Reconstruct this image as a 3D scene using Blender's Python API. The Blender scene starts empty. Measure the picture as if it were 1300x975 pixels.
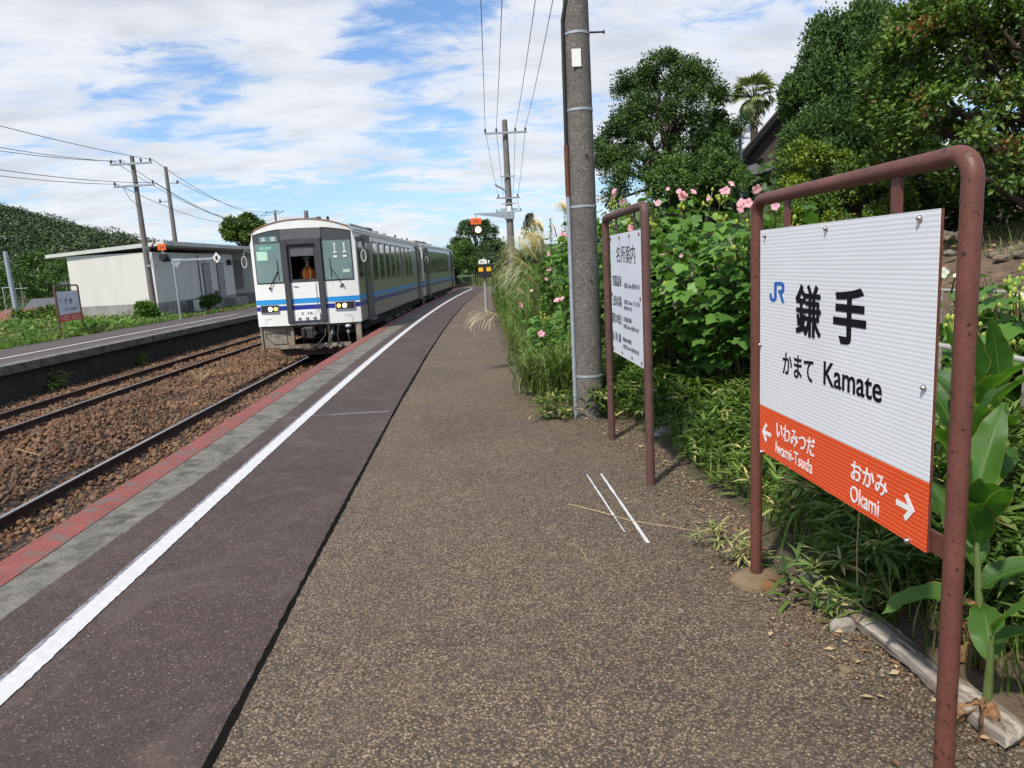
import bpy, math, random
import numpy as np
from mathutils import Vector, Matrix

R = math.radians
scene = bpy.context.scene
col = scene.collection
rng = np.random.default_rng(7)
random.seed(7)

# ------------------------------------------------------------------ camera
CAM_H, FOC, PITCH, ROLL = 1.55, 915.0, R(9.45), R(3.1)
up = Vector((-math.sin(ROLL) * math.cos(PITCH), math.cos(ROLL) * math.cos(PITCH), math.sin(PITCH)))
u_ = (590 - 650) / FOC
ydir = Vector((u_, (up.z - up.x * u_) / up.y, -1)).normalized()
xdir = ydir.cross(up)
RW = Matrix((xdir, ydir, up))                 # camera axes -> world axes
cam = bpy.data.cameras.new('camera')
cam.sensor_width = 36.0
cam.lens = FOC / 1300 * 36
cam.clip_start = 0.05
cam.clip_end = 3000
cam_o = bpy.data.objects.new('camera', cam)
cam_o.matrix_world = Matrix.Translation((0, 0, CAM_H)) @ RW.to_4x4()
col.objects.link(cam_o)
scene.camera = cam_o


def at(px, py, Y):
    """Measured point of the place: sight line through a survey mark, at depth Y metres."""
    d = RW @ Vector(((px - 650) / FOC, (487.5 - py) / FOC, -1))
    return Vector((0, 0, CAM_H)) + d * (Y / d.y)


# ------------------------------------------------------------------ world + sun
SUN_EL, SUN_AZ = R(54), R(216)               # azimuth clockwise from +Y: the sun stands behind on the left
world = bpy.data.worlds.new('World')
scene.world = world
world.use_nodes = True
nt = world.node_tree
nt.nodes.clear()


def NN(nt, t, **kw):
    n = nt.nodes.new(t)
    for k, v in kw.items():
        if k in n.inputs:
            n.inputs[k].default_value = v
        else:
            setattr(n, k, v)
    return n


def math_(nt, op, a, b=None, c=None, clamp=False):
    n = nt.nodes.new('ShaderNodeMath')
    n.operation = op
    n.use_clamp = clamp
    for i, v in enumerate((a, b, c)):
        if v is None:
            continue
        if isinstance(v, (int, float)):
            n.inputs[i].default_value = v
        else:
            nt.links.new(v, n.inputs[i])
    return n.outputs[0]


def mixc(nt, f, a, b, mode='MIX'):
    n = nt.nodes.new('ShaderNodeMix')
    n.data_type = 'RGBA'
    n.blend_type = mode
    for s, v in ((n.inputs[0], f), (n.inputs[6], a), (n.inputs[7], b)):
        if isinstance(v, (int, float)):
            s.default_value = v
        elif isinstance(v, (tuple, list)):
            s.default_value = (*v[:3], 1)
        else:
            nt.links.new(v, s)
    return n.outputs[2]


def ramp(nt, fac, stops, interp='LINEAR'):
    n = nt.nodes.new('ShaderNodeValToRGB')
    n.color_ramp.interpolation = interp
    el = n.color_ramp.elements
    while len(el) < len(stops):
        el.new(0.5)
    for e, (p, c) in zip(el, stops):
        e.position = p
        e.color = (*c, 1) if isinstance(c, (tuple, list)) else (c, c, c, 1)
    nt.links.new(fac, n.inputs[0])
    return n.outputs[0]


sky = NN(nt, 'ShaderNodeTexSky', sky_type='NISHITA', sun_disc=False)
sky.sun_elevation = SUN_EL
sky.sun_rotation = SUN_AZ
sky.air_density = 1.0
sky.dust_density = 0.6
sky.ozone_density = 1.6
tc = NN(nt, 'ShaderNodeTexCoord')
sep = NN(nt, 'ShaderNodeSeparateXYZ')
nt.links.new(tc.outputs['Generated'], sep.inputs[0])
zc = math_(nt, 'ADD', math_(nt, 'MAXIMUM', sep.outputs[2], 0.0), 0.16)
cmb = NN(nt, 'ShaderNodeCombineXYZ')
nt.links.new(math_(nt, 'DIVIDE', sep.outputs[0], zc), cmb.inputs[0])
nt.links.new(math_(nt, 'DIVIDE', sep.outputs[1], zc), cmb.inputs[1])
mp = NN(nt, 'ShaderNodeMapping')
mp.inputs['Rotation'].default_value = (0, 0, R(28))
mp.inputs['Scale'].default_value = (0.95, 1.45, 1)
mp.inputs['Location'].default_value = (3.1, 1.45, 0)
nt.links.new(cmb.outputs[0], mp.inputs[0])
n1 = NN(nt, 'ShaderNodeTexNoise', Scale=0.95, Detail=9.0, Roughness=0.56, Distortion=0.25)
n2 = NN(nt, 'ShaderNodeTexNoise', Scale=4.6, Detail=6.0, Roughness=0.62, Distortion=0.5)
n3 = NN(nt, 'ShaderNodeTexNoise', Scale=2.1, Detail=5.0, Roughness=0.5)
for n in (n1, n2, n3):
    nt.links.new(mp.outputs[0], n.inputs['Vector'])
dens = math_(nt, 'ADD', math_(nt, 'MULTIPLY', n1.outputs[0], 0.62), math_(nt, 'MULTIPLY', n2.outputs[0], 0.38))
# broad banks and openings of the cloud cover, by compass direction
for px_, py_, amp, wid in ((520, 5, -.16, .16), (250, 160, -.09, .18), (640, 10, -.06, .12), (150, 60, .10, .30), (400, 90, .09, .25), (640, 110, .08, .20), (720, 240, -.05, .22), (820, 90, .09, .25), (1000, 60, .07, .2), (925, 42, -.09, .07), (450, 235, -.04, .2), (60, 230, .03, .2), (560, 215, -.05, .12), (420, 190, .05, .08), (300, 235, .04, .10)):
    dd_ = at(px_, py_, 10) - Vector((0, 0, CAM_H))
    dd_.normalize()
    dn = nt.nodes.new('ShaderNodeVectorMath')
    dn.operation = 'DISTANCE'
    nt.links.new(tc.outputs['Generated'], dn.inputs[0])
    dn.inputs[1].default_value = dd_
    g = math_(nt, 'SUBTRACT', 1.0, math_(nt, 'DIVIDE', dn.outputs['Value'], wid), clamp=True)
    g = math_(nt, 'MULTIPLY', math_(nt, 'SMOOTH_MIN', g, 1.0, 0.3), amp)
    dens = math_(nt, 'ADD', dens, g)
mask = ramp(nt, dens, [(0.445, 0.0), (0.485, 0.30), (0.525, 0.80), (0.58, 1.0)])
CL = 6.0
shade = ramp(nt, math_(nt, 'ADD', math_(nt, 'MULTIPLY', n3.outputs[0], 0.55), math_(nt, 'MULTIPLY', dens, 0.5)),
             [(0.42, (CL * 1.0, CL * 1.01, CL * 1.03)), (0.53, (CL * .96, CL * .98, CL * 1.02)), (0.64, (CL * .74, CL * .78, CL * .85))])
hz = math_(nt, 'MULTIPLY', math_(nt, 'SUBTRACT', 1.0, math_(nt, 'MULTIPLY', sep.outputs[2], 4.0), clamp=True), 0.45)
skyc = mixc(nt, 1.0, sky.outputs[0], (0.86, 1.02, 1.20), 'MULTIPLY')
skyl = mixc(nt, hz, skyc, (CL * .50, CL * .70, CL * .93))
fin = mixc(nt, math_(nt, 'MULTIPLY', mask, 0.93), skyl, shade)
bg = NN(nt, 'ShaderNodeBackground', Strength=0.105)
nt.links.new(fin, bg.inputs[0])
wo = NN(nt, 'ShaderNodeOutputWorld')
nt.links.new(bg.outputs[0], wo.inputs[0])

sun = bpy.data.lights.new('sun', 'SUN')
sun.energy = 3.4
sun.angle = R(2.5)
sun.color = (1.0, 0.94, 0.85)
sun_o = bpy.data.objects.new('sun', sun)
sd = Vector((math.sin(SUN_AZ) * math.cos(SUN_EL), math.cos(SUN_AZ) * math.cos(SUN_EL), math.sin(SUN_EL)))
sun_o.rotation_euler = sd.to_track_quat('Z', 'Y').to_euler()
sun_o.location = (0, 0, 30)
col.objects.link(sun_o)

vs = scene.view_settings
vs.view_transform = 'Standard'
vs.look = 'None'
vs.exposure = 0.56
vs.gamma = 1.0
scene.cycles.max_bounces = 6
scene.cycles.diffuse_bounces = 3
scene.cycles.glossy_bounces = 3
scene.cycles.transmission_bounces = 4
scene.cycles.transparent_max_bounces = 8
scene.cycles.sample_clamp_indirect = 6
scene.cycles.use_adaptive_sampling = True
scene.cycles.adaptive_threshold = 0.02


# ------------------------------------------------------------------ materials
def newmat(name):
    m = bpy.data.materials.new(name)
    m.use_nodes = True
    nt = m.node_tree
    nt.nodes.clear()
    p = nt.nodes.new('ShaderNodeBsdfPrincipled')
    o = nt.nodes.new('ShaderNodeOutputMaterial')
    nt.links.new(p.outputs[0], o.inputs[0])
    return m, nt, p


def bump(nt, p, h, strength=0.4, dist=0.01):
    b = NN(nt, 'ShaderNodeBump', Strength=strength, Distance=dist)
    nt.links.new(h, b.inputs['Height'])
    nt.links.new(b.outputs[0], p.inputs['Normal'])


def objc(nt):
    return nt.nodes.new('ShaderNodeTexCoord').outputs['Object']


def noise(nt, vec, scale, detail=4.0, rough=0.55, dist=0.0, stretch=None):
    if stretch:
        m = NN(nt, 'ShaderNodeMapping')
        m.inputs['Scale'].default_value = stretch
        nt.links.new(vec, m.inputs[0])
        vec = m.outputs[0]
    n = NN(nt, 'ShaderNodeTexNoise', Scale=scale, Detail=detail, Roughness=rough, Distortion=dist)
    nt.links.new(vec, n.inputs['Vector'])
    return n.outputs[0]


def M(name, c1, c2=None, scale=6.0, rough=0.6, metal=0.0, bmp=0.0, bscale=40.0, bdist=0.004,
      dirt=None, dscale=3.0, dlo=0.55, dhi=0.7, stretch=None, spec=0.5, coat=0.0, fine=0.0):
    m, nt, p = newmat(name)
    v = objc(nt)
    f = noise(nt, v, scale, 5.0, 0.6, 0, stretch)
    f = ramp(nt, f, [(0.32, 0.0), (0.68, 1.0)])
    c = mixc(nt, f, c1, c2 or c1)
    if fine:
        g = noise(nt, v, scale * 14, 2.0, 0.7)
        c = mixc(nt, fine, c, ramp(nt, g, [(0.3, 0.35), (0.7, 1.0)]), 'MULTIPLY')
    if dirt:
        d = noise(nt, v, dscale, 8.0, 0.68, 0.3, stretch)
        c = mixc(nt, ramp(nt, d, [(dlo, 0.0), (dhi, 1.0)]), c, dirt)
    nt.links.new(c, p.inputs['Base Color'])
    p.inputs['Roughness'].default_value = rough
    p.inputs['Metallic'].default_value = metal
    p.inputs['Specular IOR Level'].default_value = spec
    p.inputs['Coat Weight'].default_value = coat
    if bmp:
        bump(nt, p, noise(nt, v, bscale, 4.0, 0.6, 0, stretch), bmp, bdist)
    return m


def leafmat(name, cols, rough=0.5, trans=0.28, spec=0.35, bs=0.9):
    m, nt, p = newmat(name)
    g = nt.nodes.new('ShaderNodeNewGeometry')
    n = len(cols)
    c = ramp(nt, g.outputs['Random Per Island'], [(i / max(n - 1, 1), k) for i, k in enumerate(cols)])
    big = noise(nt, objc(nt), bs, 3.0)
    c = mixc(nt, 0.65, c, ramp(nt, big, [(0.36, (0.55, 0.62, 0.6)), (0.64, (1.35, 1.22, .95))]), 'MULTIPLY')
    nt.links.new(c, p.inputs['Base Color'])
    p.inputs['Roughness'].default_value = rough
    p.inputs['Specular IOR Level'].default_value = spec
    if trans:
        t = nt.nodes.new('ShaderNodeBsdfTranslucent')
        nt.links.new(mixc(nt, 1.0, c, (1.25, 1.35, 0.6), 'MULTIPLY'), t.inputs[0])
        mx = nt.nodes.new('ShaderNodeMixShader')
        mx.inputs[0].default_value = trans
        nt.links.new(p.outputs[0], mx.inputs[1])
        nt.links.new(t.outputs[0], mx.inputs[2])
        out = [x for x in nt.nodes if x.type == 'OUTPUT_MATERIAL'][0]
        nt.links.new(mx.outputs[0], out.inputs[0])
    return m


def emit(name, c, s):
    m, nt, p = newmat(name)
    p.inputs['Base Color'].default_value = (*c, 1)
    p.inputs['Emission Color'].default_value = (*c, 1)
    p.inputs['Emission Strength'].default_value = s
    return m


def pebbles(name, stops, scale, base, gap=0.25, bstr=0.7, tint=None, dark=None, lo=0.5, hi=0.7, rough=0.8, bd=0.004):
    """exposed aggregate: cells of different stones, dark binder between them, stained in patches"""
    m, nt, p = newmat(name)
    v = objc(nt)
    vo = NN(nt, 'ShaderNodeTexVoronoi', Scale=scale, Randomness=1.0)
    nt.links.new(v, vo.inputs['Vector'])
    s = NN(nt, 'ShaderNodeSeparateColor')
    nt.links.new(vo.outputs['Color'], s.inputs[0])
    stone = ramp(nt, s.outputs[0], stops, 'CONSTANT')
    edge = ramp(nt, vo.outputs['Distance'], [(0.30, 0.0), (0.62, 1.0)])
    c = mixc(nt, math_(nt, 'MULTIPLY', edge, gap), stone, base)
    big = noise(nt, v, 0.8, 7.0, 0.65, 0.4)
    crk = NN(nt, 'ShaderNodeTexVoronoi', Scale=.55, feature='DISTANCE_TO_EDGE')
    wv = NN(nt, 'ShaderNodeTexNoise', Scale=3.0, Detail=8.0, Roughness=.7)
    nt.links.new(v, wv.inputs['Vector'])
    wvv = nt.nodes.new('ShaderNodeVectorMath')
    wvv.operation = 'MULTIPLY_ADD'
    nt.links.new(wv.outputs['Color'], wvv.inputs[0])
    wvv.inputs[1].default_value = (.9, .9, 0)
    nt.links.new(v, wvv.inputs[2])
    nt.links.new(wvv.outputs[0], crk.inputs['Vector'])
    ck = math_(nt, 'MULTIPLY', ramp(nt, crk.outputs['Distance'], [(0.0, 1.0), (.0035, 0.0)]), ramp(nt, noise(nt, v, .45, 3.0), [(.50, 0.0), (.60, .65)]))
    c = mixc(nt, 0.75, c, ramp(nt, big, [(0.28, (0.68, 0.66, 0.66)), (0.5, (1.0, 1.0, 1.0)), (0.72, (1.22, 1.17, 1.08))]), 'MULTIPLY')
    mid = noise(nt, v, 9.0, 5.0, 0.7)
    c = mixc(nt, 0.5, c, ramp(nt, mid, [(0.3, 0.6), (0.7, 1.3)]), 'MULTIPLY')
    if dark:
        d = noise(nt, v, 1.7, 9.0, 0.7, 0.8)
        c = mixc(nt, math_(nt, 'MULTIPLY', ramp(nt, d, [(lo, 0.0), (hi, 1.0)]), 0.7), c, dark)
    if scale > 50 and dark:
        c = mixc(nt, ck, c, (.02, .017, .014))
    nt.links.new(c, p.inputs['Base Color'])
    p.inputs['Roughness'].default_value = rough
    h = math_(nt, 'SUBTRACT', math_(nt, 'MULTIPLY', s.outputs[1], 0.5), vo.outputs['Distance'])
    h = math_(nt, 'ADD', h, math_(nt, 'MULTIPLY', mid, 0.7))
    bump(nt, p, h, bstr, bd)
    return m


mt = {}
mt['pave'] = pebbles('exposed aggregate', [(0, (0.074, 0.053, 0.037)), (.15, (0.224, 0.160, 0.098)), (.34, (0.146, 0.106, 0.070)), (.50, (0.269, 0.198, 0.124)), (.68, (0.168, 0.129, 0.092)), (.86, (0.359, 0.283, 0.194)), (.95, (0.090, 0.065, 0.048))],
                     104, (0.041, 0.029, 0.020), gap=0.80, bstr=0.9, dark=(0.096, 0.070, 0.050), lo=.50, hi=.72, bd=.005)
mt['asphalt'] = pebbles('purple brown asphalt', [(0, (.048, .030, .024)), (.35, (.086, .054, .044)), (.65, (.060, .040, .034)), (.88, (.12, .082, .064)), (.97, (.24, .185, .145))],
                        135, (.032, .021, .018), gap=0.6, bstr=0.6, dark=(.110, .082, .066), lo=.50, hi=.72, bd=.003)
mt['farpave'] = pebbles('far platform asphalt', [(0, (.07, .055, .05)), (.5, (.10, .078, .07)), (.85, (.15, .12, .105))], 60, (.04, .03, .03), gap=.5, bstr=.3)
mt['concrete_edge'] = M('weathered concrete edge', (.24, .22, .185), (.13, .125, .105), 7, .85, bmp=.6, bscale=60, dirt=(.06, .055, .045), dscale=3.6, dlo=.5, dhi=.62, fine=.75)
mt['red_edge'] = M('worn red paint', (.33, .082, .062), (.22, .066, .055), 4, .8, bmp=.6, bscale=70, dirt=(.13, .09, .078), dscale=5.2, dlo=.515, dhi=.58, fine=.8)
mt['white_line'] = M('white line paint', (.60, .60, .60), (.50, .50, .51), 20, .7, bmp=.7, bscale=160, bdist=.002, dirt=(.30, .29, .29), dscale=26, dlo=.66, dhi=.74, fine=.25)
mt['old_line'] = M('old grey line', (.24, .24, .27), (.17, .165, .19), 20, .8, bmp=.4, bscale=160, dirt=(.08, .07, .07), dscale=18, dlo=.5, dhi=.6)
mt['joint'] = M('black joint filler', (.004, .004, .004), (.010, .009, .008), 20, 1.0, bmp=.8, bscale=80, spec=.05)
mt['grey_joint'] = M('grey joint filler', (.17, .17, .17), (.07, .07, .07), 30, .9, bmp=.6, bscale=90)
mt['plat_wall'] = M('shade toned platform wall', (.05, .043, .035), (.022, .022, .016), 3, .95, bmp=.9, bscale=9, bdist=.05, dirt=(.10, .09, .075), dscale=5, dlo=.58, dhi=.7)  # shadow on the platform walls is put into this very dark base colour
mt['ballast'] = pebbles('rusty ballast bed', [(0, (.05, .026, .016)), (.3, (.105, .055, .032)), (.6, (.07, .04, .027)), (.85, (.15, .09, .055))], 18, (.012, .008, .006), gap=1.0, bstr=1.0, bd=.03)
mt['stone'] = leafmat('rusty ballast stone', [(.070, .035, .021), (.155, .082, .046), (.105, .055, .034), (.21, .125, .075), (.135, .10, .075)], rough=.9, trans=0)
mt['rail_side'] = M('rusty rail side', (.060, .030, .020), (.032, .018, .013), 8, .8, bmp=.3)
mt['rail_top'] = M('polished rail head', (.55, .53, .52), (.42, .39, .37), 5, .28, metal=.9, stretch=(1, .05, 1))
mt['sleeper'] = M('dark sleeper wood', (.035, .024, .018), (.02, .015, .012), 5, .9, bmp=.6, stretch=(.3, 3, 1))
mt['earth'] = M('brown earth', (.13, .088, .055), (.07, .05, .032), 1.5, .95, bmp=.9, bscale=10, bdist=.05, fine=.5, dirt=(.035, .045, .018), dscale=.7, dlo=.5, dhi=.62)
mt['field'] = M('green field', (.06, .10, .022), (.035, .06, .015), 1.2, .95, bmp=.9, bscale=12, bdist=.08, fine=.5)
mt['pipe'] = M('red brown painted steel', (.165, .060, .042), (.110, .042, .031), 5, .5, dirt=(.028, .013, .010), dscale=48, dlo=.61, dhi=.63, bmp=.35, bscale=70, bdist=.002, spec=.35, fine=.3)
mt['pipe_old'] = M('rusty brown painted steel', (.115, .052, .042), (.075, .036, .030), 7, .6, dirt=(.17, .085, .05), dscale=22, dlo=.6, dhi=.68, bmp=.25, bscale=60)
mt['rust'] = M('rust', (.16, .058, .025), (.075, .03, .016), 30, .85, bmp=.4)
mt['steel'] = M('bright steel', (.62, .58, .54), (.5, .46, .42), 10, .25, metal=1.0)
mt['galv'] = M('galvanised steel', (.38, .42, .46), (.30, .33, .37), 9, .5, metal=.35)
mt['black'] = M('black paint', (.012, .012, .014), (.02, .02, .022), 8, .5)
mt['ink'] = M('black lettering', (.008, .008, .011), rough=.6, spec=.1)
mt['ink_worn'] = M('worn black lettering', (.045, .045, .06), (.10, .10, .12), 40, .6)
mt['ink_blue'] = M('blue lettering', (.012, .11, .42), rough=.4)
mt['ink_white'] = M('white lettering', (.80, .80, .78), rough=.4)
mt['concrete'] = M('smooth concrete', (.34, .33, .31), (.25, .245, .23), 2, .85, bmp=.3, bscale=30, dirt=(.15, .14, .125), dscale=1.6, dlo=.52, dhi=.75)
mt['pole_conc'] = pebbles('spun concrete pole', [(0, (.115, .105, .092)), (.4, (.17, .155, .13)), (.7, (.09, .083, .073)), (.88, (.24, .22, .19))], 100, (.085, .077, .068), gap=.5, bstr=.5, bd=.003)
mt['pole_far'] = M('weathered concrete pole', (.19, .175, .155), (.13, .12, .11), 2, .9, bmp=.2)
mt['foot_rust'] = M('rust stained concrete', (.20, .15, .09), (.15, .095, .045), 9, .9, bmp=.5, bscale=45, dirt=(.18, .07, .02), dscale=7, dlo=.5, dhi=.65, fine=.4)
mt['bldg'] = M('cream wall paint', (.68, .665, .61), (.62, .605, .55), .8, .85, bmp=.15, dirt=(.52, .50, .45), dscale=1.2, dlo=.56, dhi=.8, stretch=(1, 1, .12))
mt['plinth'] = M('grey concrete plinth', (.33, .32, .29), (.24, .235, .215), 2, .9, bmp=.3, dirt=(.13, .13, .11), dscale=1.8, dlo=.55, dhi=.7)
mt['fascia'] = M('grey roof fascia', (.60, .60, .56), (.52, .52, .49), 2, .7, dirt=(.28, .27, .25), dscale=2, dlo=.58, dhi=.75)
mt['roofing'] = M('roof felt', (.22, .22, .21), (.16, .16, .16), 2, .9)
mt['door_grey'] = M('mauve grey door', (.34, .31, .31), (.29, .27, .27), 2, .6)
mt['trunk'] = M('bark', (.075, .052, .036), (.035, .026, .02), 6, .95, bmp=.9, bscale=18, bdist=.03, stretch=(1, 1, .25))
mt['wood'] = M('weathered timber', (.30, .275, .245), (.15, .125, .10), 7, .9, bmp=1.0, bscale=26, bdist=.01, stretch=(1, .08, 1), dirt=(.10, .06, .04), dscale=4, dlo=.56, dhi=.66)
mt['rock'] = M('pale rock', (.30, .27, .22), (.16, .14, .115), 6, .9, bmp=.8, bscale=20, bdist=.02, dirt=(.08, .07, .055), dscale=8)
mt['rock_brown'] = M('brown bank rock', (.20, .165, .12), (.10, .08, .06), 6, .9, bmp=.8, bscale=20, bdist=.02, dirt=(.06, .045, .03), dscale=8)
mt['straw'] = M('dry straw', (.42, .33, .18), (.30, .22, .11), 9, .8)
mt['dead'] = M('dry brown leaf', (.26, .135, .06), (.13, .065, .03), 12, .8, bmp=.4, bscale=60)
mt['orange'] = M('orange signal plate', (.80, .13, .015), rough=.5)
mt['yellow'] = M('yellow plate', (.82, .44, .02), rough=.5)
mt['rubber'] = M('black rubber', (.018, .018, .018), rough=.6)
# train
mt['t_white'] = M('train cream white paint', (.80, .80, .77), (.74, .74, .70), 1.5, .35, coat=.3, dirt=(.46, .40, .30), dscale=3.2, dlo=.58, dhi=.78, stretch=(2, 2, .35))
mt['t_steel'] = M('train side steel', (.36, .37, .36), (.30, .31, .30), 1.2, .3, metal=.75, stretch=(1, .2, 4))
mt['t_roof'] = M('train grey roof', (.36, .37, .38), (.28, .29, .30), 1.5, .6)
mt['t_blue'] = M('sky blue stripe', (.025, .29, .66), (.022, .25, .60), 3, .35)
mt['t_navy'] = M('dark blue stripe', (.014, .030, .26), (.016, .028, .22), 3, .35)
mt['t_dark'] = M('dark grey door frame', (.055, .056, .060), (.04, .04, .044), 3, .45)
mt['t_mid'] = M('mid grey panel', (.11, .11, .115), (.09, .09, .095), 3, .5)
mt['t_glass'] = M('greenish cab glass', (.16, .24, .235), (.11, .17, .165), 1.1, .06, stretch=(1, 1, .6), coat=.6)
mt['t_glassd'] = M('dark tinted glass', (.035, .040, .044), rough=.08, coat=.6)
mt['t_glasss'] = M('side window glass', (.014, .017, .014), rough=.05)
mt['t_skirt'] = M('dusty skirt', (.30, .265, .21), (.21, .175, .13), 2, .8, dirt=(.10, .065, .04), dscale=3, dlo=.5, dhi=.7)
mt['t_under'] = M('oily underframe', (.040, .032, .026), (.022, .019, .017), 6, .7, bmp=.3)
mt['t_rim'] = M('rusty orange gutter', (.42, .20, .07), (.30, .16, .07), 3, .7)
mt['t_cavity'] = M('dark cab interior', (.025, .028, .028), rough=.8)
mt['lamp_white'] = emit('lit headlamp', (1.0, .93, .72), 9)
mt['lamp_amber'] = emit('lit amber lamp', (1.0, .42, .06), 4)
mt['lamp_yellow'] = emit('lit yellow signal', (1.0, .66, .16), 6)
mt['paper'] = M('pale green paper', (.45, .66, .52), rough=.7)
mt['skin'] = M('skin', (.50, .30, .21), rough=.6)
mt['cloth_navy'] = M('navy cloth', (.02, .025, .05), rough=.85)
mt['cloth_orange'] = M('orange work vest', (.85, .13, .03), (.7, .10, .03), 6, .8)
mt['cloth_yellow'] = M('yellow reflective tape', (.85, .75, .12), rough=.6)
mt['helmet'] = M('green helmet', (.20, .42, .34), rough=.4)

GA, GB, GC = (.030, .068, .012), (.050, .105, .018), (.085, .155, .030)
mt['hib'] = leafmat('hibiscus leaf', [(0.058, 0.143, 0.026), (0.094, 0.212, 0.038), (0.147, 0.288, 0.062), (0.105, 0.227, 0.053)], rough=.42, trans=.3)
mt['bud'] = leafmat('green bud', [(.26, .34, .05), (.42, .46, .09)], trans=.1)
mt['stem'] = M('brown green stem', (.085, .075, .035), (.06, .045, .025), 8, .8)
mt['gstem'] = M('green stem', (.09, .14, .03), (.12, .16, .05), 8, .6)
mt['pink'] = leafmat('pink petal', [(.78, .32, .50), (.86, .50, .64), (.82, .40, .57)], trans=.35)
mt['whitepetal'] = leafmat('white petal', [(.80, .80, .72), (.85, .82, .78)], trans=.35)
mt['sasa'] = leafmat('dwarf bamboo leaf', [(0.036, 0.074, 0.012), (0.062, 0.123, 0.021), (0.098, 0.178, 0.034), (0.139, 0.221, 0.052), (0.076, 0.135, 0.023)], rough=.45, trans=.25)
mt['sasa_pale'] = leafmat('pale edged bamboo leaf', [(.10, .19, .04), (.30, .31, .11), (.50, .44, .22), (.12, .2, .05)], rough=.6, trans=.2)
mt['grass'] = leafmat('grass blade', [(0.065, 0.119, 0.024), (0.104, 0.188, 0.036), (0.182, 0.250, 0.060), (0.130, 0.188, 0.048)], trans=.25)
mt['drygrass'] = leafmat('yellowing grass', [(.16, .17, .06), (.24, .22, .09), (.12, .15, .05), (.30, .26, .13)], trans=.2)
mt['weed'] = leafmat('bright weed leaf', [(.07, .16, .02), (.10, .22, .03), (.15, .27, .05), (.06, .12, .02)], trans=.3)
mt['plume'] = leafmat('silver grass plume', [(.70, .62, .47), (.85, .77, .62), (.78, .68, .52)], rough=.8, trans=.3)
mt['tree_dark'] = leafmat('dark evergreen leaf', [(0.024, 0.057, 0.013), (0.042, 0.090, 0.017), (0.069, 0.132, 0.023), (0.045, 0.090, 0.016)], trans=.15)
mt['tree_mid'] = leafmat('mid green leaf', [(0.032, 0.077, 0.013), (0.061, 0.123, 0.021), (0.094, 0.182, 0.029)], trans=.2)
mt['conifer'] = leafmat('juniper spray', [(0.030, 0.072, 0.017), (0.048, 0.108, 0.022), (0.075, 0.150, 0.029)], rough=.7, trans=.12)
mt['yellowish'] = leafmat('yellow green leaf', [(0.050, 0.102, 0.011), (0.138, 0.216, 0.015), (0.213, 0.288, 0.022), (0.075, 0.144, 0.017)], trans=.22)
mt['redtip'] = leafmat('orange tipped leaf', [(.020, .050, .008), (.040, .098, .013), (.065, .145, .020), (.105, .195, .026), (.15, .22, .035), (.09, .12, .03)], trans=.2)
mt['orangetip'] = leafmat('orange young leaf', [(.30, .12, .045), (.20, .10, .035), (.12, .11, .03)], trans=.2)
mt['far_tree'] = leafmat('distant foliage', [(0.026, 0.058, 0.017), (0.043, 0.084, 0.022), (0.070, 0.118, 0.031)], trans=.05)
mt['hill_tree'] = leafmat('hill foliage', [(.026, .052, .018), (.042, .075, .022), (.066, .10, .030), (.034, .062, .024)], trans=0, bs=.16)
mt['palm'] = leafmat('palm frond', [(0.119, 0.176, 0.060), (0.204, 0.256, 0.100), (0.289, 0.304, 0.160)], trans=.2)
mt['canna'] = M('canna leaf', (.060, .155, .025), (.095, .215, .035), 5, .35, stretch=(1, 1, 1), bmp=.2, bscale=30)
mt['creeper'] = leafmat('dull vine leaf', [(.03, .035, .03), (.05, .06, .035), (.04, .045, .04)], trans=.1)


def board_mat(name, c1, c2, period):
    """retroreflective sheet: fine horizontal ribs of alternating brightness, glossy"""
    m, nt, p = newmat(name)
    v = objc(nt)
    s = NN(nt, 'ShaderNodeSeparateXYZ')
    nt.links.new(v, s.inputs[0])
    wv = math_(nt, 'FRACT', math_(nt, 'DIVIDE', s.outputs[2], period))
    tri = math_(nt, 'ABSOLUTE', math_(nt, 'SUBTRACT', math_(nt, 'MULTIPLY', wv, 2.0), 1.0))
    f = ramp(nt, tri, [(0.42, 0.0), (0.58, 1.0)])
    c = mixc(nt, f, c1, c2)
    d = noise(nt, v, 3.0, 6.0)
    c = mixc(nt, 0.25, c, ramp(nt, d, [(.3, .8), (.7, 1.05)]), 'MULTIPLY')
    nt.links.new(c, p.inputs['Base Color'])
    p.inputs['Roughness'].default_value = .32
    p.inputs['Thin Film Thickness'].default_value = 420
    bump(nt, p, tri, .12, .002)
    return m


mt['board'] = board_mat('white ribbed sheet', (.68, .69, .70), (.80, .81, .82), .0145)
mt['board_o'] = board_mat('orange ribbed sheet', (.66, .070, .018), (.86, .125, .028), .0145)
mt['board_plain'] = M('white painted board', (.66, .69, .74), (.60, .63, .69), 2, .5, dirt=(.42, .42, .42), dscale=7, dlo=.66, dhi=.8)


# ------------------------------------------------------------------ mesh builders
def link(o, parent=None):
    col.objects.link(o)
    if parent:
        o.parent = parent
    return o


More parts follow.
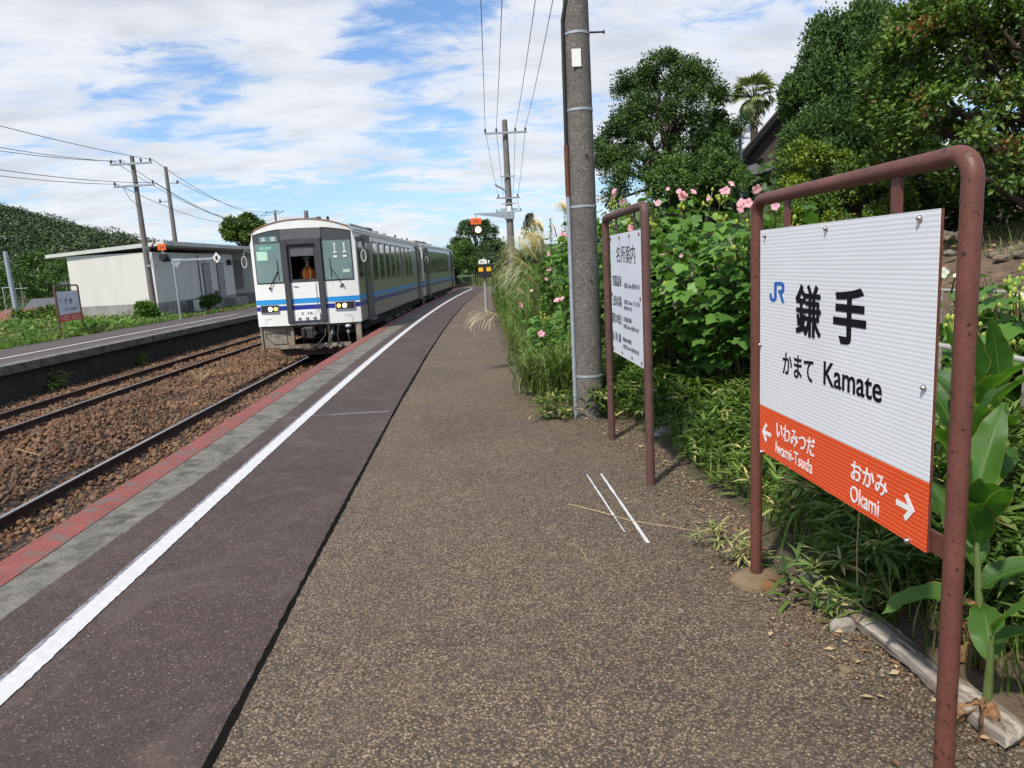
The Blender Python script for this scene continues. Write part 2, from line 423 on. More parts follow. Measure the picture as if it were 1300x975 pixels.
class MB:
    def __init__(s):
        s.v, s.f, s.m = [], [], []

    def add(s, vs, fs, mi=0):
        b = len(s.v)
        s.v += [tuple(v) for v in vs]
        s.f += [tuple(b + i for i in f) for f in fs]
        s.m += [mi] * len(fs)
        return s

    def box(s, c, d, rz=0, mi=0, mat=None, bev=0):
        x, y, z = (q / 2 for q in d)
        if bev:
            b = min(bev, x * .9, y * .9, z * .9)
            vs = []
            for sx in (-1, 1):
                for sy in (-1, 1):
                    for sz in (-1, 1):
                        vs += [(sx * (x - b), sy * (y - b), sz * z), (sx * (x - b), sy * y, sz * (z - b)), (sx * x, sy * (y - b), sz * (z - b))]
            idx = {}
            k = 0
            for sx in (-1, 1):
                for sy in (-1, 1):
                    for sz in (-1, 1):
                        idx[sx, sy, sz] = k
                        k += 3
            fs = []
            def q(a, o, flip):
                fs.append(tuple(a if not flip else a[::-1]))
            for sg in (-1, 1):
                q([idx[a, b_, sg] for a, b_ in ((-1, -1), (1, -1), (1, 1), (-1, 1))], 0, sg < 0)
                q([idx[a, sg, b_] + 1 for a, b_ in ((-1, -1), (-1, 1), (1, 1), (1, -1))], 0, sg < 0)
                q([idx[sg, a, b_] + 2 for a, b_ in ((-1, -1), (1, -1), (1, 1), (-1, 1))], 0, sg < 0)
            for a in (-1, 1):
                for b_ in (-1, 1):
                    fs.append((idx[-1, a, b_], idx[1, a, b_], idx[1, a, b_] + 1, idx[-1, a, b_] + 1))
                    fs.append((idx[a, -1, b_], idx[a, 1, b_], idx[a, 1, b_] + 2, idx[a, -1, b_] + 2))
                    fs.append((idx[a, b_, -1] + 1, idx[a, b_, 1] + 1, idx[a, b_, 1] + 2, idx[a, b_, -1] + 2))
                    for c_ in (-1, 1):
                        i = idx[a, b_, c_]
                        fs.append((i, i + 1, i + 2))
        else:
            vs = [(a, b, e) for a in (-x, x) for b in (-y, y) for e in (-z, z)]
            fs = [(0, 1, 3, 2), (4, 6, 7, 5), (0, 4, 5, 1), (2, 3, 7, 6), (0, 2, 6, 4), (1, 5, 7, 3)]
        if mat is None:
            mat = Matrix.Rotation(rz, 3, 'Z')
        c = Vector(c)
        return s.add([c + mat @ Vector(v) for v in vs], fs, mi)

    def tube(s, pts, r, n=10, mi=0, cap=True):
        pts = [Vector(p) for p in pts]
        rs = r if isinstance(r, (list, tuple)) else [r] * len(pts)
        vs, ref = [], None
        for i, p in enumerate(pts):
            t = (pts[min(i + 1, len(pts) - 1)] - pts[max(i - 1, 0)]).normalized()
            if ref is None:
                ref = t.orthogonal().normalized()
            ref = (ref - t * ref.dot(t)).normalized()
            b = t.cross(ref)
            for k in range(n):
                a = 2 * math.pi * k / n
                vs.append(p + (ref * math.cos(a) + b * math.sin(a)) * rs[i])
        fs = []
        for i in range(len(pts) - 1):
            for k in range(n):
                k2 = (k + 1) % n
                fs.append((i * n + k, i * n + k2, (i + 1) * n + k2, (i + 1) * n + k))
        if cap:
            fs.append(tuple(range(n))[::-1])
            fs.append(tuple((len(pts) - 1) * n + k for k in range(n)))
        return s.add(vs, fs, mi)

    def lathe(s, c, prof, n=16, axis=(0, 0, 1), mi=0):
        q = Vector((0, 0, 1)).rotation_difference(Vector(axis))
        c = Vector(c)
        vs = [c + q @ Vector((r * math.cos(2 * math.pi * k / n), r * math.sin(2 * math.pi * k / n), h)) for r, h in prof for k in range(n)]
        fs = [(i * n + k, i * n + (k + 1) % n, (i + 1) * n + (k + 1) % n, (i + 1) * n + k) for i in range(len(prof) - 1) for k in range(n)]
        fs.append(tuple(range(n))[::-1])
        fs.append(tuple((len(prof) - 1) * n + k for k in range(n)))
        return s.add(vs, fs, mi)

    def prism(s, poly, to3, t, mi=0):
        """polygon in 2D, mapped by to3(u, v, depth), extruded from depth 0 to t"""
        n = len(poly)
        vs = [to3(a, b, 0) for a, b in poly] + [to3(a, b, t) for a, b in poly]
        fs = [tuple(range(n)), tuple(range(n, 2 * n))[::-1]] + [(i, i + n, (i + 1) % n + n, (i + 1) % n) for i in range(n)]
        return s.add(vs, fs, mi)

    def build(s, name, mats, parent=None, smooth=False, loc=None):
        me = bpy.data.meshes.new(name)
        me.from_pydata(s.v, [], s.f)
        for m in (mats if isinstance(mats, (list, tuple)) else [mats]):
            me.materials.append(m)
        me.polygons.foreach_set('material_index', s.m)
        if smooth:
            me.polygons.foreach_set('use_smooth', [True] * len(me.polygons))
            try:
                me.set_sharp_from_angle(angle=R(42))
            except Exception:
                pass
        me.update()
        o = bpy.data.objects.new(name, me)
        if loc is not None:
            o.location = loc
        return link(o, parent)


def tag(o, label=None, cat=None, group=None, kind=None):
    for k, v in (('label', label), ('category', cat), ('group', group), ('kind', kind)):
        if v:
            o[k] = v
    return o


def thing(name, label, cat, loc=(0, 0, 0), rz=0, group=None):
    o = bpy.data.objects.new(name, None)
    o.empty_display_size = .2
    o.location = loc
    o.rotation_euler = (0, 0, rz)
    link(o)
    return tag(o, label, cat, group)


def copy_tree(o, parent=None):
    c = o.copy()
    col.objects.link(c)
    c.parent = parent
    for ch in list(o.children):
        copy_tree(ch, c)
    return c


def npmesh(name, V, tris, mats, parent=None, mi=None, smooth=False, quads=False):
    """big meshes straight from numpy arrays"""
    V = np.asarray(V, np.float32)
    F = np.asarray(tris, np.int32)
    k = F.shape[1]
    me = bpy.data.meshes.new(name)
    me.vertices.add(len(V))
    me.vertices.foreach_set('co', V.ravel())
    me.loops.add(F.size)
    me.loops.foreach_set('vertex_index', F.ravel())
    me.polygons.add(len(F))
    me.polygons.foreach_set('loop_start', np.arange(0, F.size, k, dtype=np.int32))
    me.polygons.foreach_set('loop_total', np.full(len(F), k, np.int32))
    for m in (mats if isinstance(mats, (list, tuple)) else [mats]):
        me.materials.append(m)
    if mi is not None:
        me.polygons.foreach_set('material_index', np.asarray(mi, np.int32))
    if smooth:
        me.polygons.foreach_set('use_smooth', np.ones(len(F), bool))
    me.update(calc_edges=True)
    o = bpy.data.objects.new(name, me)
    return link(o, parent)


def nrm(a):
    return a / np.maximum(np.linalg.norm(a, axis=-1, keepdims=True), 1e-9)


def rdir(n, r=rng):
    return nrm(r.normal(size=(n, 3)))


TEMPL = {
    'rhomb': ([(0, 0, 0), (-.26, .45, .07), (0, 1, 0), (.26, .45, .07)], [(0, 3, 2), (0, 2, 1)]),
    'oval': ([(0, 0, 0), (-.22, .25, .05), (-.24, .6, .04), (0, 1, -.08), (.24, .6, .04), (.22, .25, .05), (0, .45, -.03)],
             [(0, 5, 6), (5, 4, 6), (4, 3, 6), (3, 2, 6), (2, 1, 6), (1, 0, 6)]),
    'lance': ([(0, 0, 0), (-.075, .22, .03), (.075, .22, .03), (0, .25, 0), (-.06, .6, .0), (.06, .6, .0), (0, .62, -.03), (0, 1, -.20)],
              [(0, 3, 1), (0, 2, 3), (1, 3, 6), (1, 6, 4), (3, 2, 5), (3, 5, 6), (4, 6, 7), (6, 5, 7)]),
    'palm5': ([(0, .28, 0), (0, 0, .02), (-.34, -.06, -.02), (-.41, .18, .05), (-.54, .44, -.07), (-.33, .58, .04), (0, .95, -.13), (.33, .58, .04), (.54, .44, -.07), (.41, .18, .05), (.34, -.06, -.02)],
              [(0, i, i + 1) for i in range(1, 10)] + [(0, 10, 1)]),
    'blade': ([(-.5, 0, 0), (.5, 0, 0), (-.42, .35, .0), (.42, .35, .0), (-.28, .7, -.0), (.28, .7, -.0), (0, 1, -.0)], None),
}


def leaves(name, O, D, Nn, S, templ, mats, parent=None, width=1.0, smooth=False, mi=None):
    """N leaves: origin O, axis D, approximate normal Nn, size S"""
    T, F = TEMPL[templ]
    T = np.array(T, float)
    T[:, 0] *= width
    F = np.array(F)
    y = nrm(D)
    z = nrm(Nn - (Nn * y).sum(-1, keepdims=True) * y)
    x = np.cross(y, z)
    V = O[:, None, :] + S[:, None, None] * (T[None, :, 0:1] * x[:, None, :] + T[None, :, 1:2] * y[:, None, :] + T[None, :, 2:3] * z[:, None, :])
    k = len(T)
    n = len(O)
    FF = (F[None] + (np.arange(n) * k)[:, None, None]).reshape(-1, 3)
    m = None if mi is None else np.repeat(mi, len(F))
    return npmesh(name, V.reshape(-1, 3), FF, mats, parent, m, smooth)


def blades(name, O, az, L, W, bend, mats, parent=None, seg=4, lean=None, mi=None, tip=.05):
    """arching grass blades: origin, azimuth, length, width, how far they droop"""
    n = len(O)
    lean = np.full(n, .15) if lean is None else lean
    t = np.linspace(0, 1, seg + 1)
    h = np.stack([np.cos(az), np.sin(az)], -1)
    side = np.stack([-np.sin(az), np.cos(az), np.zeros(n)], -1)
    a = lean[:, None] + bend[:, None] * t[None]           # angle from vertical along the blade
    ds = L[:, None] / seg
    hor = np.concatenate([np.zeros((n, 1)), np.cumsum(np.sin(a[:, :-1]) * ds, 1)], 1)
    ver = np.concatenate([np.zeros((n, 1)), np.cumsum(np.cos(a[:, :-1]) * ds, 1)], 1)
    P = O[:, None, :] + np.concatenate([hor[..., None] * h[:, None, :], ver[..., None]], -1)
    w = W[:, None] * (1 - (1 - tip) * t[None] ** 1.6) / 2
    A = P - side[:, None, :] * w[..., None]
    B = P + side[:, None, :] * w[..., None]
    V = np.stack([A, B], 2).reshape(n, -1, 3)
    k = 2 * (seg + 1)
    q = []
    for i in range(seg):
        q.append((2 * i, 2 * i + 1, 2 * i + 3, 2 * i + 2))
    FF = (np.array(q)[None] + (np.arange(n) * k)[:, None, None]).reshape(-1, 4)
    m = None if mi is None else np.repeat(mi, seg)
    return npmesh(name, V.reshape(-1, 3), FF, mats, parent, m)


def crown_leaves(ells, n_clump, rc, n_leaf, size, seed, shell=(.72, 1.04), upw=.45, flat=.75, droop=0.0):
    """leaf origins / axes / normals in clumps over a set of ellipsoids ((c),(r))"""
    r = np.random.default_rng(seed)
    C = np.array([e[0] for e in ells], float)
    RR = np.array([e[1] for e in ells], float)
    w = (RR[:, 0] * RR[:, 1] + RR[:, 0] * RR[:, 2] + RR[:, 1] * RR[:, 2])
    k = r.choice(len(ells), n_clump * 2, p=w / w.sum())
    d = nrm(r.normal(size=(n_clump * 2, 3)))
    d[:, 2] = np.where(d[:, 2] < -.35, -d[:, 2] * .4, d[:, 2])
    f = r.uniform(shell[0], shell[1], (n_clump * 2, 1))
    P = C[k] + d * RR[k] * f
    inside = np.zeros(len(P), bool)
    for c, rr in zip(C, RR):
        inside |= (((P - c) / rr) ** 2).sum(-1) < .45
    P = P[~inside][:n_clump]
    kk = k[~inside][:n_clump]
    # gather the small clumps into larger boughs so that hollows open between them
    nb = max(8, n_clump // 9)
    cen = P[r.choice(len(P), nb, replace=False)]
    for i0 in range(0, len(P), 400):
        dd_ = ((P[i0:i0 + 400, None] - cen[None]) ** 2).sum(-1)
        c_ = cen[dd_.argmin(1)]
        P[i0:i0 + 400] += (c_ - P[i0:i0 + 400]) * .38
    P += (P - C[kk]) * r.uniform(-.05, .09, (len(P), 1))
    n = len(P)
    cr = rc * r.uniform(.6, 1.35, n)
    q = nrm(r.normal(size=(n, n_leaf, 3))) * (r.uniform(.25, 1, (n, n_leaf, 1)) ** .5)
    q[..., 2] *= flat
    O = (P[:, None, :] + q * cr[:, None, None]).reshape(-1, 3)
    out = nrm(nrm((P - C[kk]) / RR[kk])[:, None, :] * .7 + q * .9).reshape(-1, 3)
    Nn = nrm(out + np.array([0, 0, upw]) + r.normal(size=out.shape) * .35)
    D = nrm(out + r.normal(size=out.shape) * .8 - np.array([0, 0, droop]))
    S = size * r.uniform(.6, 1.3, len(O))
    return O, D, Nn, S, P


def limbs(mb, base, top, r0, tips, seed=0, n=9):
    r = random.Random(seed)
    base, top = Vector(base), Vector(top)
    pts = []
    for i in range(7):
        t = i / 6
        p = base.lerp(top, t) + Vector((r.uniform(-1, 1), r.uniform(-1, 1), 0)) * r0 * .5 * (1 if 0 < i < 6 else 0)
        pts.append(p)
    mb.tube(pts, [r0 * (1.25 if i == 0 else 1 - .75 * i / 6) for i in range(7)], n)
    for tp in tips:
        tp = Vector(tp)
        k = r.uniform(.3, .8)
        s = base.lerp(top, k)
        mid = s.lerp(tp, .5) + Vector((r.uniform(-.2, .2), r.uniform(-.2, .2), r.uniform(0, .3))) * (tp - s).length * .4
        mb.tube([s, mid, tp], [r0 * .4 * (1 - k * .5), r0 * .25, r0 * .07], 6)


def make_tree(name, label, base, ells, r0, n_clump, rc, n_leaf, size, mat, seed, templ='rhomb', group=None, cat='tree', extra=None, bulge=(.20, .42, 1.12), **kw):
    b = Vector(base)
    t = thing(name, label, cat, b, group=group)
    le = [(Vector(c) - b, rr) for c, rr in ells]
    # smaller boughs bulging from the main masses give the uneven outline
    rs = np.random.default_rng(seed + 900)
    for c, rr in list(le):
        for _ in range(7):
            d = nrm(rs.normal(size=3))
            d[2] = abs(d[2]) if rs.random() < .75 else d[2]
            k = rs.uniform(*bulge[:2])
            f = rs.uniform(.80, bulge[2])
            le.append((c + Vector((d[0] * rr[0] * f, d[1] * rr[1] * f, d[2] * rr[2] * f)), (rr[0] * k, rr[1] * k, rr[2] * k)))
    O, D, Nn, S, P = crown_leaves([(tuple(c), rr) for c, rr in le], n_clump, rc, n_leaf, size, seed, **kw)
    mats = [mat] if not extra else [mat, extra[0]]
    mi = None
    if extra:
        rr_ = np.random.default_rng(seed + 5)
        pc = np.repeat(rr_.random(len(P)) < extra[1], n_leaf)
        mi = (pc & (rr_.random(len(O)) < .8)).astype(np.int32)
    leaves('crown', O, D, Nn, S, templ, mats, t, mi=mi)
    mb = MB()
    big = max(le[:len(ells)], key=lambda e: e[1][2])
    rr_ = random.Random(seed)
    tips = [P[rr_.randrange(len(P))] for _ in range(26)] + [c for c, _ in le[:len(ells)]]
    limbs(mb, (0, 0, -.3), (big[0].x, big[0].y, big[0].z + big[1][2] * .55), r0, tips, seed)
    mb.build('trunk', mt['trunk'], t, smooth=True)
    return t


def text_mesh(name, s, h, to, mat, parent, bold=0.0, sx=1.0, width=None, depth=.0012, italic=0.0):
    """lettering of cap height h; to = 4x4 matrix of the face (x right, y up, z out)"""
    c = bpy.data.curves.new(name, 'FONT')
    c.body = s
    c.size = 1.0
    c.offset = bold
    c.shear = italic
    c.extrude = .5
    c.resolution_u = 3
    o = bpy.data.objects.new(name, c)
    me = bpy.data.meshes.new_from_object(o)
    bpy.data.objects.remove(o)
    bpy.data.curves.remove(c)
    n = len(me.vertices)
    co = np.empty(n * 3, np.float32)
    me.vertices.foreach_get('co', co)
    co = co.reshape(-1, 3)
    lo, hi = co.min(0), co.max(0)
    k = h / (hi[1] - lo[1])
    kx = k * sx if width is None else width / (hi[0] - lo[0])
    co[:, 0] = (co[:, 0] - lo[0]) * kx
    co[:, 1] = (co[:, 1] - lo[1]) * k
    co[:, 2] = (co[:, 2] + .5) * depth
    me.vertices.foreach_set('co', co.ravel())
    me.transform(to)
    me.materials.clear()
    me.materials.append(mat)
    me.name = name
    o = bpy.data.objects.new(name, me)
    return link(o, parent)


def face_mx(origin, right, upv):
    r_, u = Vector(right).normalized(), Vector(upv).normalized()
    n = r_.cross(u)
    m = Matrix((r_, u, n)).transposed().to_4x4()
    return Matrix.Translation(origin) @ m


# ------------------------------------------------------------------ ground, platforms, tracks
def off(y):
    return .00092 * max(y, 0) ** 2


def gz(x, y):
    """height of the land"""
    def ss(a, b, v):
        t = np.clip((v - a) / (b - a), 0, 1)
        return t * t * (3 - 2 * t)
    x = np.asarray(x, float)
    y = np.asarray(y, float)
    xo = x - np.where(y > 0, .00092 * np.minimum(y, 160) ** 2, 0)
    z = -1.12 + ss(1.2, 1.7, x - .0009 * np.clip(y, 0, 60) ** 2) * 1.07 * (1 - ss(60, 75, y) * .3)
    z = z + ss(2.7, 7.0, xo) * 1.45 * (1 - ss(70, 120, y)) + ss(6.5, 18, xo) * np.clip(y / 38, 0, 1) * 3.6
    z = z + ss(-12.6, -13.2, xo) * .94 - ss(-21, -34, xo) * 3.2
    d = np.hypot(x + 246, (y - 330) * .8)
    z = z + 29 * np.exp(-(d / 98) ** 2) * (xo < -30)
    d2 = np.hypot(x + 330, (y - 320) * .8)
    z = z + 26 * np.exp(-(d2 / 105) ** 2) * (xo < -30)
    z = z + ss(170, 420, y) * 8
    return z


def grid(name, xs, ys, zf, mat, smooth=True):
    X, Y = np.meshgrid(xs, ys)
    Z = zf(X, Y)
    V = np.stack([X, Y, Z], -1).reshape(-1, 3)
    nx, ny = len(xs), len(ys)
    i = (np.arange(ny - 1)[:, None] * nx + np.arange(nx - 1)[None]).ravel()
    F = np.stack([i, i + 1, i + 1 + nx, i + nx], -1)
    return npmesh(name, V, F, mat, smooth=smooth)


gx = np.concatenate([np.linspace(-900, -60, 60), np.linspace(-58, -14, 40), np.linspace(-13.8, 20, 170), np.linspace(21, 80, 40), np.linspace(85, 900, 30)])
gy = np.concatenate([np.linspace(-60, 0, 25), np.linspace(.5, 60, 120), np.linspace(61, 200, 100), np.linspace(204, 900, 90)])


def land(X, Y):
    Z = gz(X, Y)
    n = np.sin(X * 1.7 + Y * .9) * np.cos(Y * 1.3 - X * .6) * .03 + np.sin(X * 4.1 + 1) * np.sin(Y * 3.7) * .015
    return Z + np.where((X > 2.2) | (X < -15), n * 2, n * .3)


def field_earth():
    m, nt, p = newmat('land of earth and grass')
    v = objc(nt)
    s = NN(nt, 'ShaderNodeSeparateXYZ')
    nt.links.new(v, s.inputs[0])
    f = ramp(nt, noise(nt, v, .35, 6.0, .6, .3), [(.42, 0.0), (.60, 1.0)])
    g = mixc(nt, f, (.055, .085, .022), (.035, .06, .016))
    e = mixc(nt, ramp(nt, noise(nt, v, 3.0, 6.0, .7), [(.3, 0.0), (.7, 1.0)]), (.20, .135, .082), (.085, .06, .04))
    # bare earth on the bank at the right, close by
    r1 = math_(nt, 'MULTIPLY', math_(nt, 'GREATER_THAN', s.outputs[0], 1.0), math_(nt, 'LESS_THAN', math_(nt, 'ADD', s.outputs[1], math_(nt, 'MULTIPLY', noise(nt, v, .6, 4.0), 6.0)), 22.0))
    c = mixc(nt, r1, g, e)
    c = mixc(nt, .6, c, ramp(nt, noise(nt, v, 25.0, 4.0, .7), [(.3, .45), (.7, 1.25)]), 'MULTIPLY')
    nt.links.new(c, p.inputs['Base Color'])
    p.inputs['Roughness'].default_value = .95
    bump(nt, p, noise(nt, v, 9.0, 6.0, .7), .9, .05)
    return m


mt['land'] = field_earth()
tag(grid('ground', gx, gy, land, mt['land']), kind='structure')


def strip(name, x0, x1, z, y0, y1, mat, step=1.0, skirt=None, offf=off, parent=None, wob=0.0, z1=None):
    ys = np.arange(y0, y1 + 1e-6, step)
    mb = MB()
    vs, fs = [], []
    z1 = z if z1 is None else z1
    for i, y in enumerate(ys):
        o = offf(y)
        w0 = wob * (math.sin(y * 1.7) + .6 * math.sin(y * 4.3 + 1)) if wob else 0
        row = [(x0 + o, y, z), (x1 + o + w0, y, z1)]
        if skirt:
            row = [(x0 + o, y, z - skirt)] + row + [(x1 + o + w0, y, z1 - skirt)]
        vs += row
    k = 4 if skirt else 2
    for i in range(len(ys) - 1):
        for j in range(k - 1):
            fs.append((i * k + j, i * k + j + 1, (i + 1) * k + j + 1, (i + 1) * k + j))
    if skirt:
        fs.append((0, 1, 2, 3))
        e = (len(ys) - 1) * k
        fs.append((e + 3, e + 2, e + 1, e))
    mb.add(vs, fs)
    return mb.build(name, mat, parent)


PY0, PY1 = -12, 56
S = lambda o: tag(o, kind='structure')
S(strip('platform_walkway', -.93, 1.75, 0, PY0, PY1, mt['pave'], skirt=1.0))
S(strip('platform_asphalt_strip', -2.2, -.935, -.001, PY0, PY1, mt['asphalt'], skirt=1.0))
mb = MB()
ys = np.concatenate([np.arange(-4, 14, .06), np.arange(14, 50, .4)])
vs = []
for y in ys:
    xl_ = -2.46 + .040 * min(max(y, 0), 8.2) + .006 * math.sin(y * 1.3) + random.uniform(-.006, .006)
    vs += [(xl_ + off(y), y, .0015), (-1.9 + off(y), y, .0015)]
mb.add(vs, [(2 * i, 2 * i + 1, 2 * i + 3, 2 * i + 2) for i in range(len(ys) - 1)])
S(mb.build('platform_asphalt_lip', mt['asphalt']))
S(strip('platform_concrete_edge', -2.585, -2.203, -.003, PY0, PY1, mt['concrete_edge'], skirt=.16))
S(strip('platform_red_edge', -2.82, -2.588, 0.001, PY0, PY1, mt['red_edge'], skirt=.16))
S(strip('platform_wall', -2.72, -2.205, -.17, PY0, PY1, mt['plat_wall'], skirt=.85))
mb = MB()
ys = np.concatenate([np.arange(-4, 12, .03), np.arange(12, 50.7, .3)])
vs = []
for y in ys:
    j = .0035 if y < 12 else 0
    vs += [(-1.975 + off(y) + random.uniform(-j, j), y, .004), (-1.865 + off(y) + random.uniform(-j, j), y, .004)]
mb.add(vs, [(2 * i, 2 * i + 1, 2 * i + 3, 2 * i + 2) for i in range(len(ys) - 1)])
S(mb.build('platform_white_line', mt['white_line']))
S(strip('platform_old_line', -2.002, -1.976, .003, PY0, 34, mt['old_line'], step=.5))
# ragged black joint between the two surfaces
mb = MB()
ys = np.arange(-3, 50, .06)
vs, fs = [], []
for i, y in enumerate(ys):
    w = .0125 + .0015 * math.sin(y * 3.1) + random.uniform(-.003, .005)
    c = -.935 + off(y) + .002 * math.sin(y * 1.3) + random.uniform(-.002, .002)
    if y > 9:
        w *= 1.4
    vs += [(c - w, y, .0035), (c + w, y, .0035)]
fs = [(2 * i, 2 * i + 1, 2 * i + 3, 2 * i + 2) for i in range(len(ys) - 1)]
mb.add(vs, fs)
S(mb.build('platform_joint', mt['joint']))
# repaired cross joint
mb = MB()
xs = np.arange(-2.2, -.94, .03)
vs = []
for x in xs:
    c = 7.9 + .02 * math.sin(x * 3) + random.uniform(-.008, .008) + off(7.9)
    w = .016 + random.uniform(-.005, .006) + (.03 if x > -1.6 else 0)
    vs += [(x, c + w, .003), (x, c - w, .003)]
mb.add(vs, [(2 * i, 2 * i + 1, 2 * i + 3, 2 * i + 2) for i in range(len(xs) - 1)])
S(mb.build('platform_cross_joint', mt['grey_joint']))

# far platform
FE = -10.62
S(strip('far_platform_surface', FE - 3.7, FE - .42, -.1, -5, 75, mt['farpave'], skirt=.9))
S(strip('far_platform_concrete_edge', FE - .418, FE, -.098, -5, 75, mt['concrete_edge'], skirt=.2))
S(strip('far_platform_wall', FE - .4, FE - .13, -.30, -5, 75, mt['plat_wall'], skirt=.75))
S(strip('far_platform_white_line', FE - 1.42, FE - 1.30, -.0955, -5, 35.5, mt['white_line']))
# track bed
S(strip('track_bed', FE - .1, -2.7, -.955, -12, 150, mt['ballast']))


def railway(label, xc, y1, gauge=1.067):
    t = thing('railway_track', label, 'railway track', (xc, 0, -.80))
    for s in (-1, 1):
        mb = MB()
        ys = np.arange(-10, y1, 1.0)
        prof = [(-.062, -.153), (-.062, -.145), (-.012, -.125), (-.010, -.045), (-.034, -.030), (-.034, -.004), (-.026, 0), (.026, 0), (.034, -.004), (.034, -.030), (.010, -.045), (.012, -.125), (.062, -.145), (.062, -.153)]
        n = len(prof)
        vs, fs, ms = [], [], []
        for y in ys:
            vs += [(s * (gauge / 2 + .032) + a + off(y), y, b) for a, b in prof]
        for i in range(len(ys) - 1):
            for j in range(n - 1):
                fs.append((i * n + j, i * n + j + 1, (i + 1) * n + j + 1, (i + 1) * n + j))
                ms.append(1 if j == 6 else 0)
        mb.add(vs, fs)
        mb.m = ms
        mb.build('rail', [mt['rail_side'], mt['rail_top']], t)
    sl = MB().box((0, 0, 0), (2.0, .2, .12), bev=.012)
    for sx in (-1, 1):
        sl.box((sx * .565, 0, .0705), (.26, .15, .02), bev=.004)
        for q in (-.085, .085):
            sl.box((sx * .565 + q, .03, .085), (.03, .03, .03))
    first = None
    for k in range(96):
        y = 3.0 + k * .68
        if first is None:
            first = sl.build('sleeper', mt['sleeper'], t)
            o = first
        else:
            o = first.copy()
            col.objects.link(o)
            o.parent = t
        o.location = (off(y), y, -.236)
        o.rotation_euler = (0, 0, -.00184 * y + random.uniform(-.012, .012))
    return t


railway('near railway track running under the train beside the red platform edge', -4.55, 145)
railway('far empty railway track below the dark wall of the opposite platform', -8.85, 145)


def stones(name, n, xr, yr, size, seed, zf, mat):
    r = np.random.default_rng(seed)
    ph = (1 + 5 ** .5) / 2
    I = np.array([(-1, ph, 0), (1, ph, 0), (-1, -ph, 0), (1, -ph, 0), (0, -1, ph), (0, 1, ph), (0, -1, -ph), (0, 1, -ph), (ph, 0, -1), (ph, 0, 1), (-ph, 0, -1), (-ph, 0, 1)]) / 1.9
    F = np.array([(0, 11, 5), (0, 5, 1), (0, 1, 7), (0, 7, 10), (0, 10, 11), (1, 5, 9), (5, 11, 4), (11, 10, 2), (10, 7, 6), (7, 1, 8), (3, 9, 4), (3, 4, 2), (3, 2, 6), (3, 6, 8), (3, 8, 9), (4, 9, 5), (2, 4, 11), (6, 2, 10), (8, 6, 7), (9, 8, 1)])
    x = r.uniform(*xr, n)
    y = yr[0] + (yr[1] - yr[0]) * r.random(n) ** 1.25
    x = x + .00092 * y ** 2
    s = size * (.42 + 1.15 * r.random(n) ** 2.0) * 1.15 * (1 + np.clip((y - 9) / 30, 0, .8))
    V = I[None] * (1 + r.uniform(-.28, .28, (n, 12, 1))) * r.uniform(.6, 1.2, (n, 1, 3))
    a = r.uniform(0, 6.28, n)
    b = r.uniform(0, 6.28, n)
    c, sn = np.cos(a), np.sin(a)
    V = np.stack([V[..., 0] * c[:, None] - V[..., 1] * sn[:, None], V[..., 0] * sn[:, None] + V[..., 1] * c[:, None], V[..., 2]], -1)
    c, sn = np.cos(b), np.sin(b)
    V = np.stack([V[..., 0], V[..., 1] * c[:, None] - V[..., 2] * sn[:, None], V[..., 1] * sn[:, None] + V[..., 2] * c[:, None]], -1)
    V = V * s[:, None, None] * .5
    z = zf(x - .00092 * y ** 2, y) + r.uniform(-.01, .02, n)
    V += np.stack([x, y, z], -1)[:, None, :]
    FF = (F[None] + (np.arange(n) * 12)[:, None, None]).reshape(-1, 3)
    return npmesh(name, V.reshape(-1, 3), FF, mat)


def bedz(x, y):
    z = np.full_like(x, -.945)
    z = np.where((x > -7.9) & (x < -5.5), -.905 + .05 * np.sin(y * .7 + x * 2), z)
    z = np.where(np.abs(x + 4.6) < .45, -.955, z)
    z = z + .018 * np.sin(x * 3.3 + y * 1.9) * np.sin(y * 2.3 - x)
    return z


tag(stones('ballast', 60000, (-10.6, -2.8), (5.0, 40), .052, 3, bedz, mt['stone']),
    'rust brown ballast stones lying between and beside the two tracks', 'ballast', kind='stuff')

# ------------------------------------------------------------------ station name board (near)
BX = 1.28


def sign_mx(x, y, z):
    return face_mx((x, y, z), (0, -1, 0), (0, 0, 1))


def frame_pipe(mb, ya, yb, ztop, r, rb, zbot=0, bottoms=None):
    """bent pipe standing at local y = ya (far) and yb (near)"""
    pts = [(0, ya, zbot)]
    for k in range(0, 9):
        a = math.pi / 2 * k / 8
        pts.append((0, ya - rb + rb * math.cos(a), ztop - rb + rb * math.sin(a)))
    for k in range(0, 9):
        a = math.pi / 2 * k / 8
        pts.append((0, yb + rb - rb * math.sin(a), ztop - rb + rb * math.cos(a)))
    pts.append((0, yb, zbot))
    mb.tube(pts, r, 20)


t = thing('station_name_sign', 'large close white and orange Kamate name board in a glossy red brown pipe frame', 'station sign', (0, 0, 0))
mb = MB()
frame_pipe(mb, 3.165, 1.80, 1.765, .0265, .065, -.05)
mb.build('frame', mt['pipe'], t, smooth=True)
for y in (2.86, 2.12):
    MB().box((BX + .01, y, 1.69), (.012, .045, .125)).build('hanger', mt['pipe'], t, loc=(0, 0, 0))
for o in t.children:
    if o.name.startswith('frame'):
        o.location = (BX + .012, 0, 0)
for y0, y1 in ((3.14, 3.05), (1.93, 1.826)):
    MB().box((BX + .012, (y0 + y1) / 2, .70), (.010, y0 - y1, .065)).build('bracket', mt['pipe'], t)
yl, yr, zb, zm, zt = 3.082, 1.892, .665, .875, 1.635
bd = MB().box((BX, (yl + yr) / 2, (zb + zt) / 2), (.008, yl - yr, zt - zb)).build('board', mt['pipe'], t)
MB().box((BX - .0055, (yl + yr) / 2, (zm + zt) / 2), (.003, yl - yr - .004, zt - zm)).build('white_panel', mt['board'], bd)
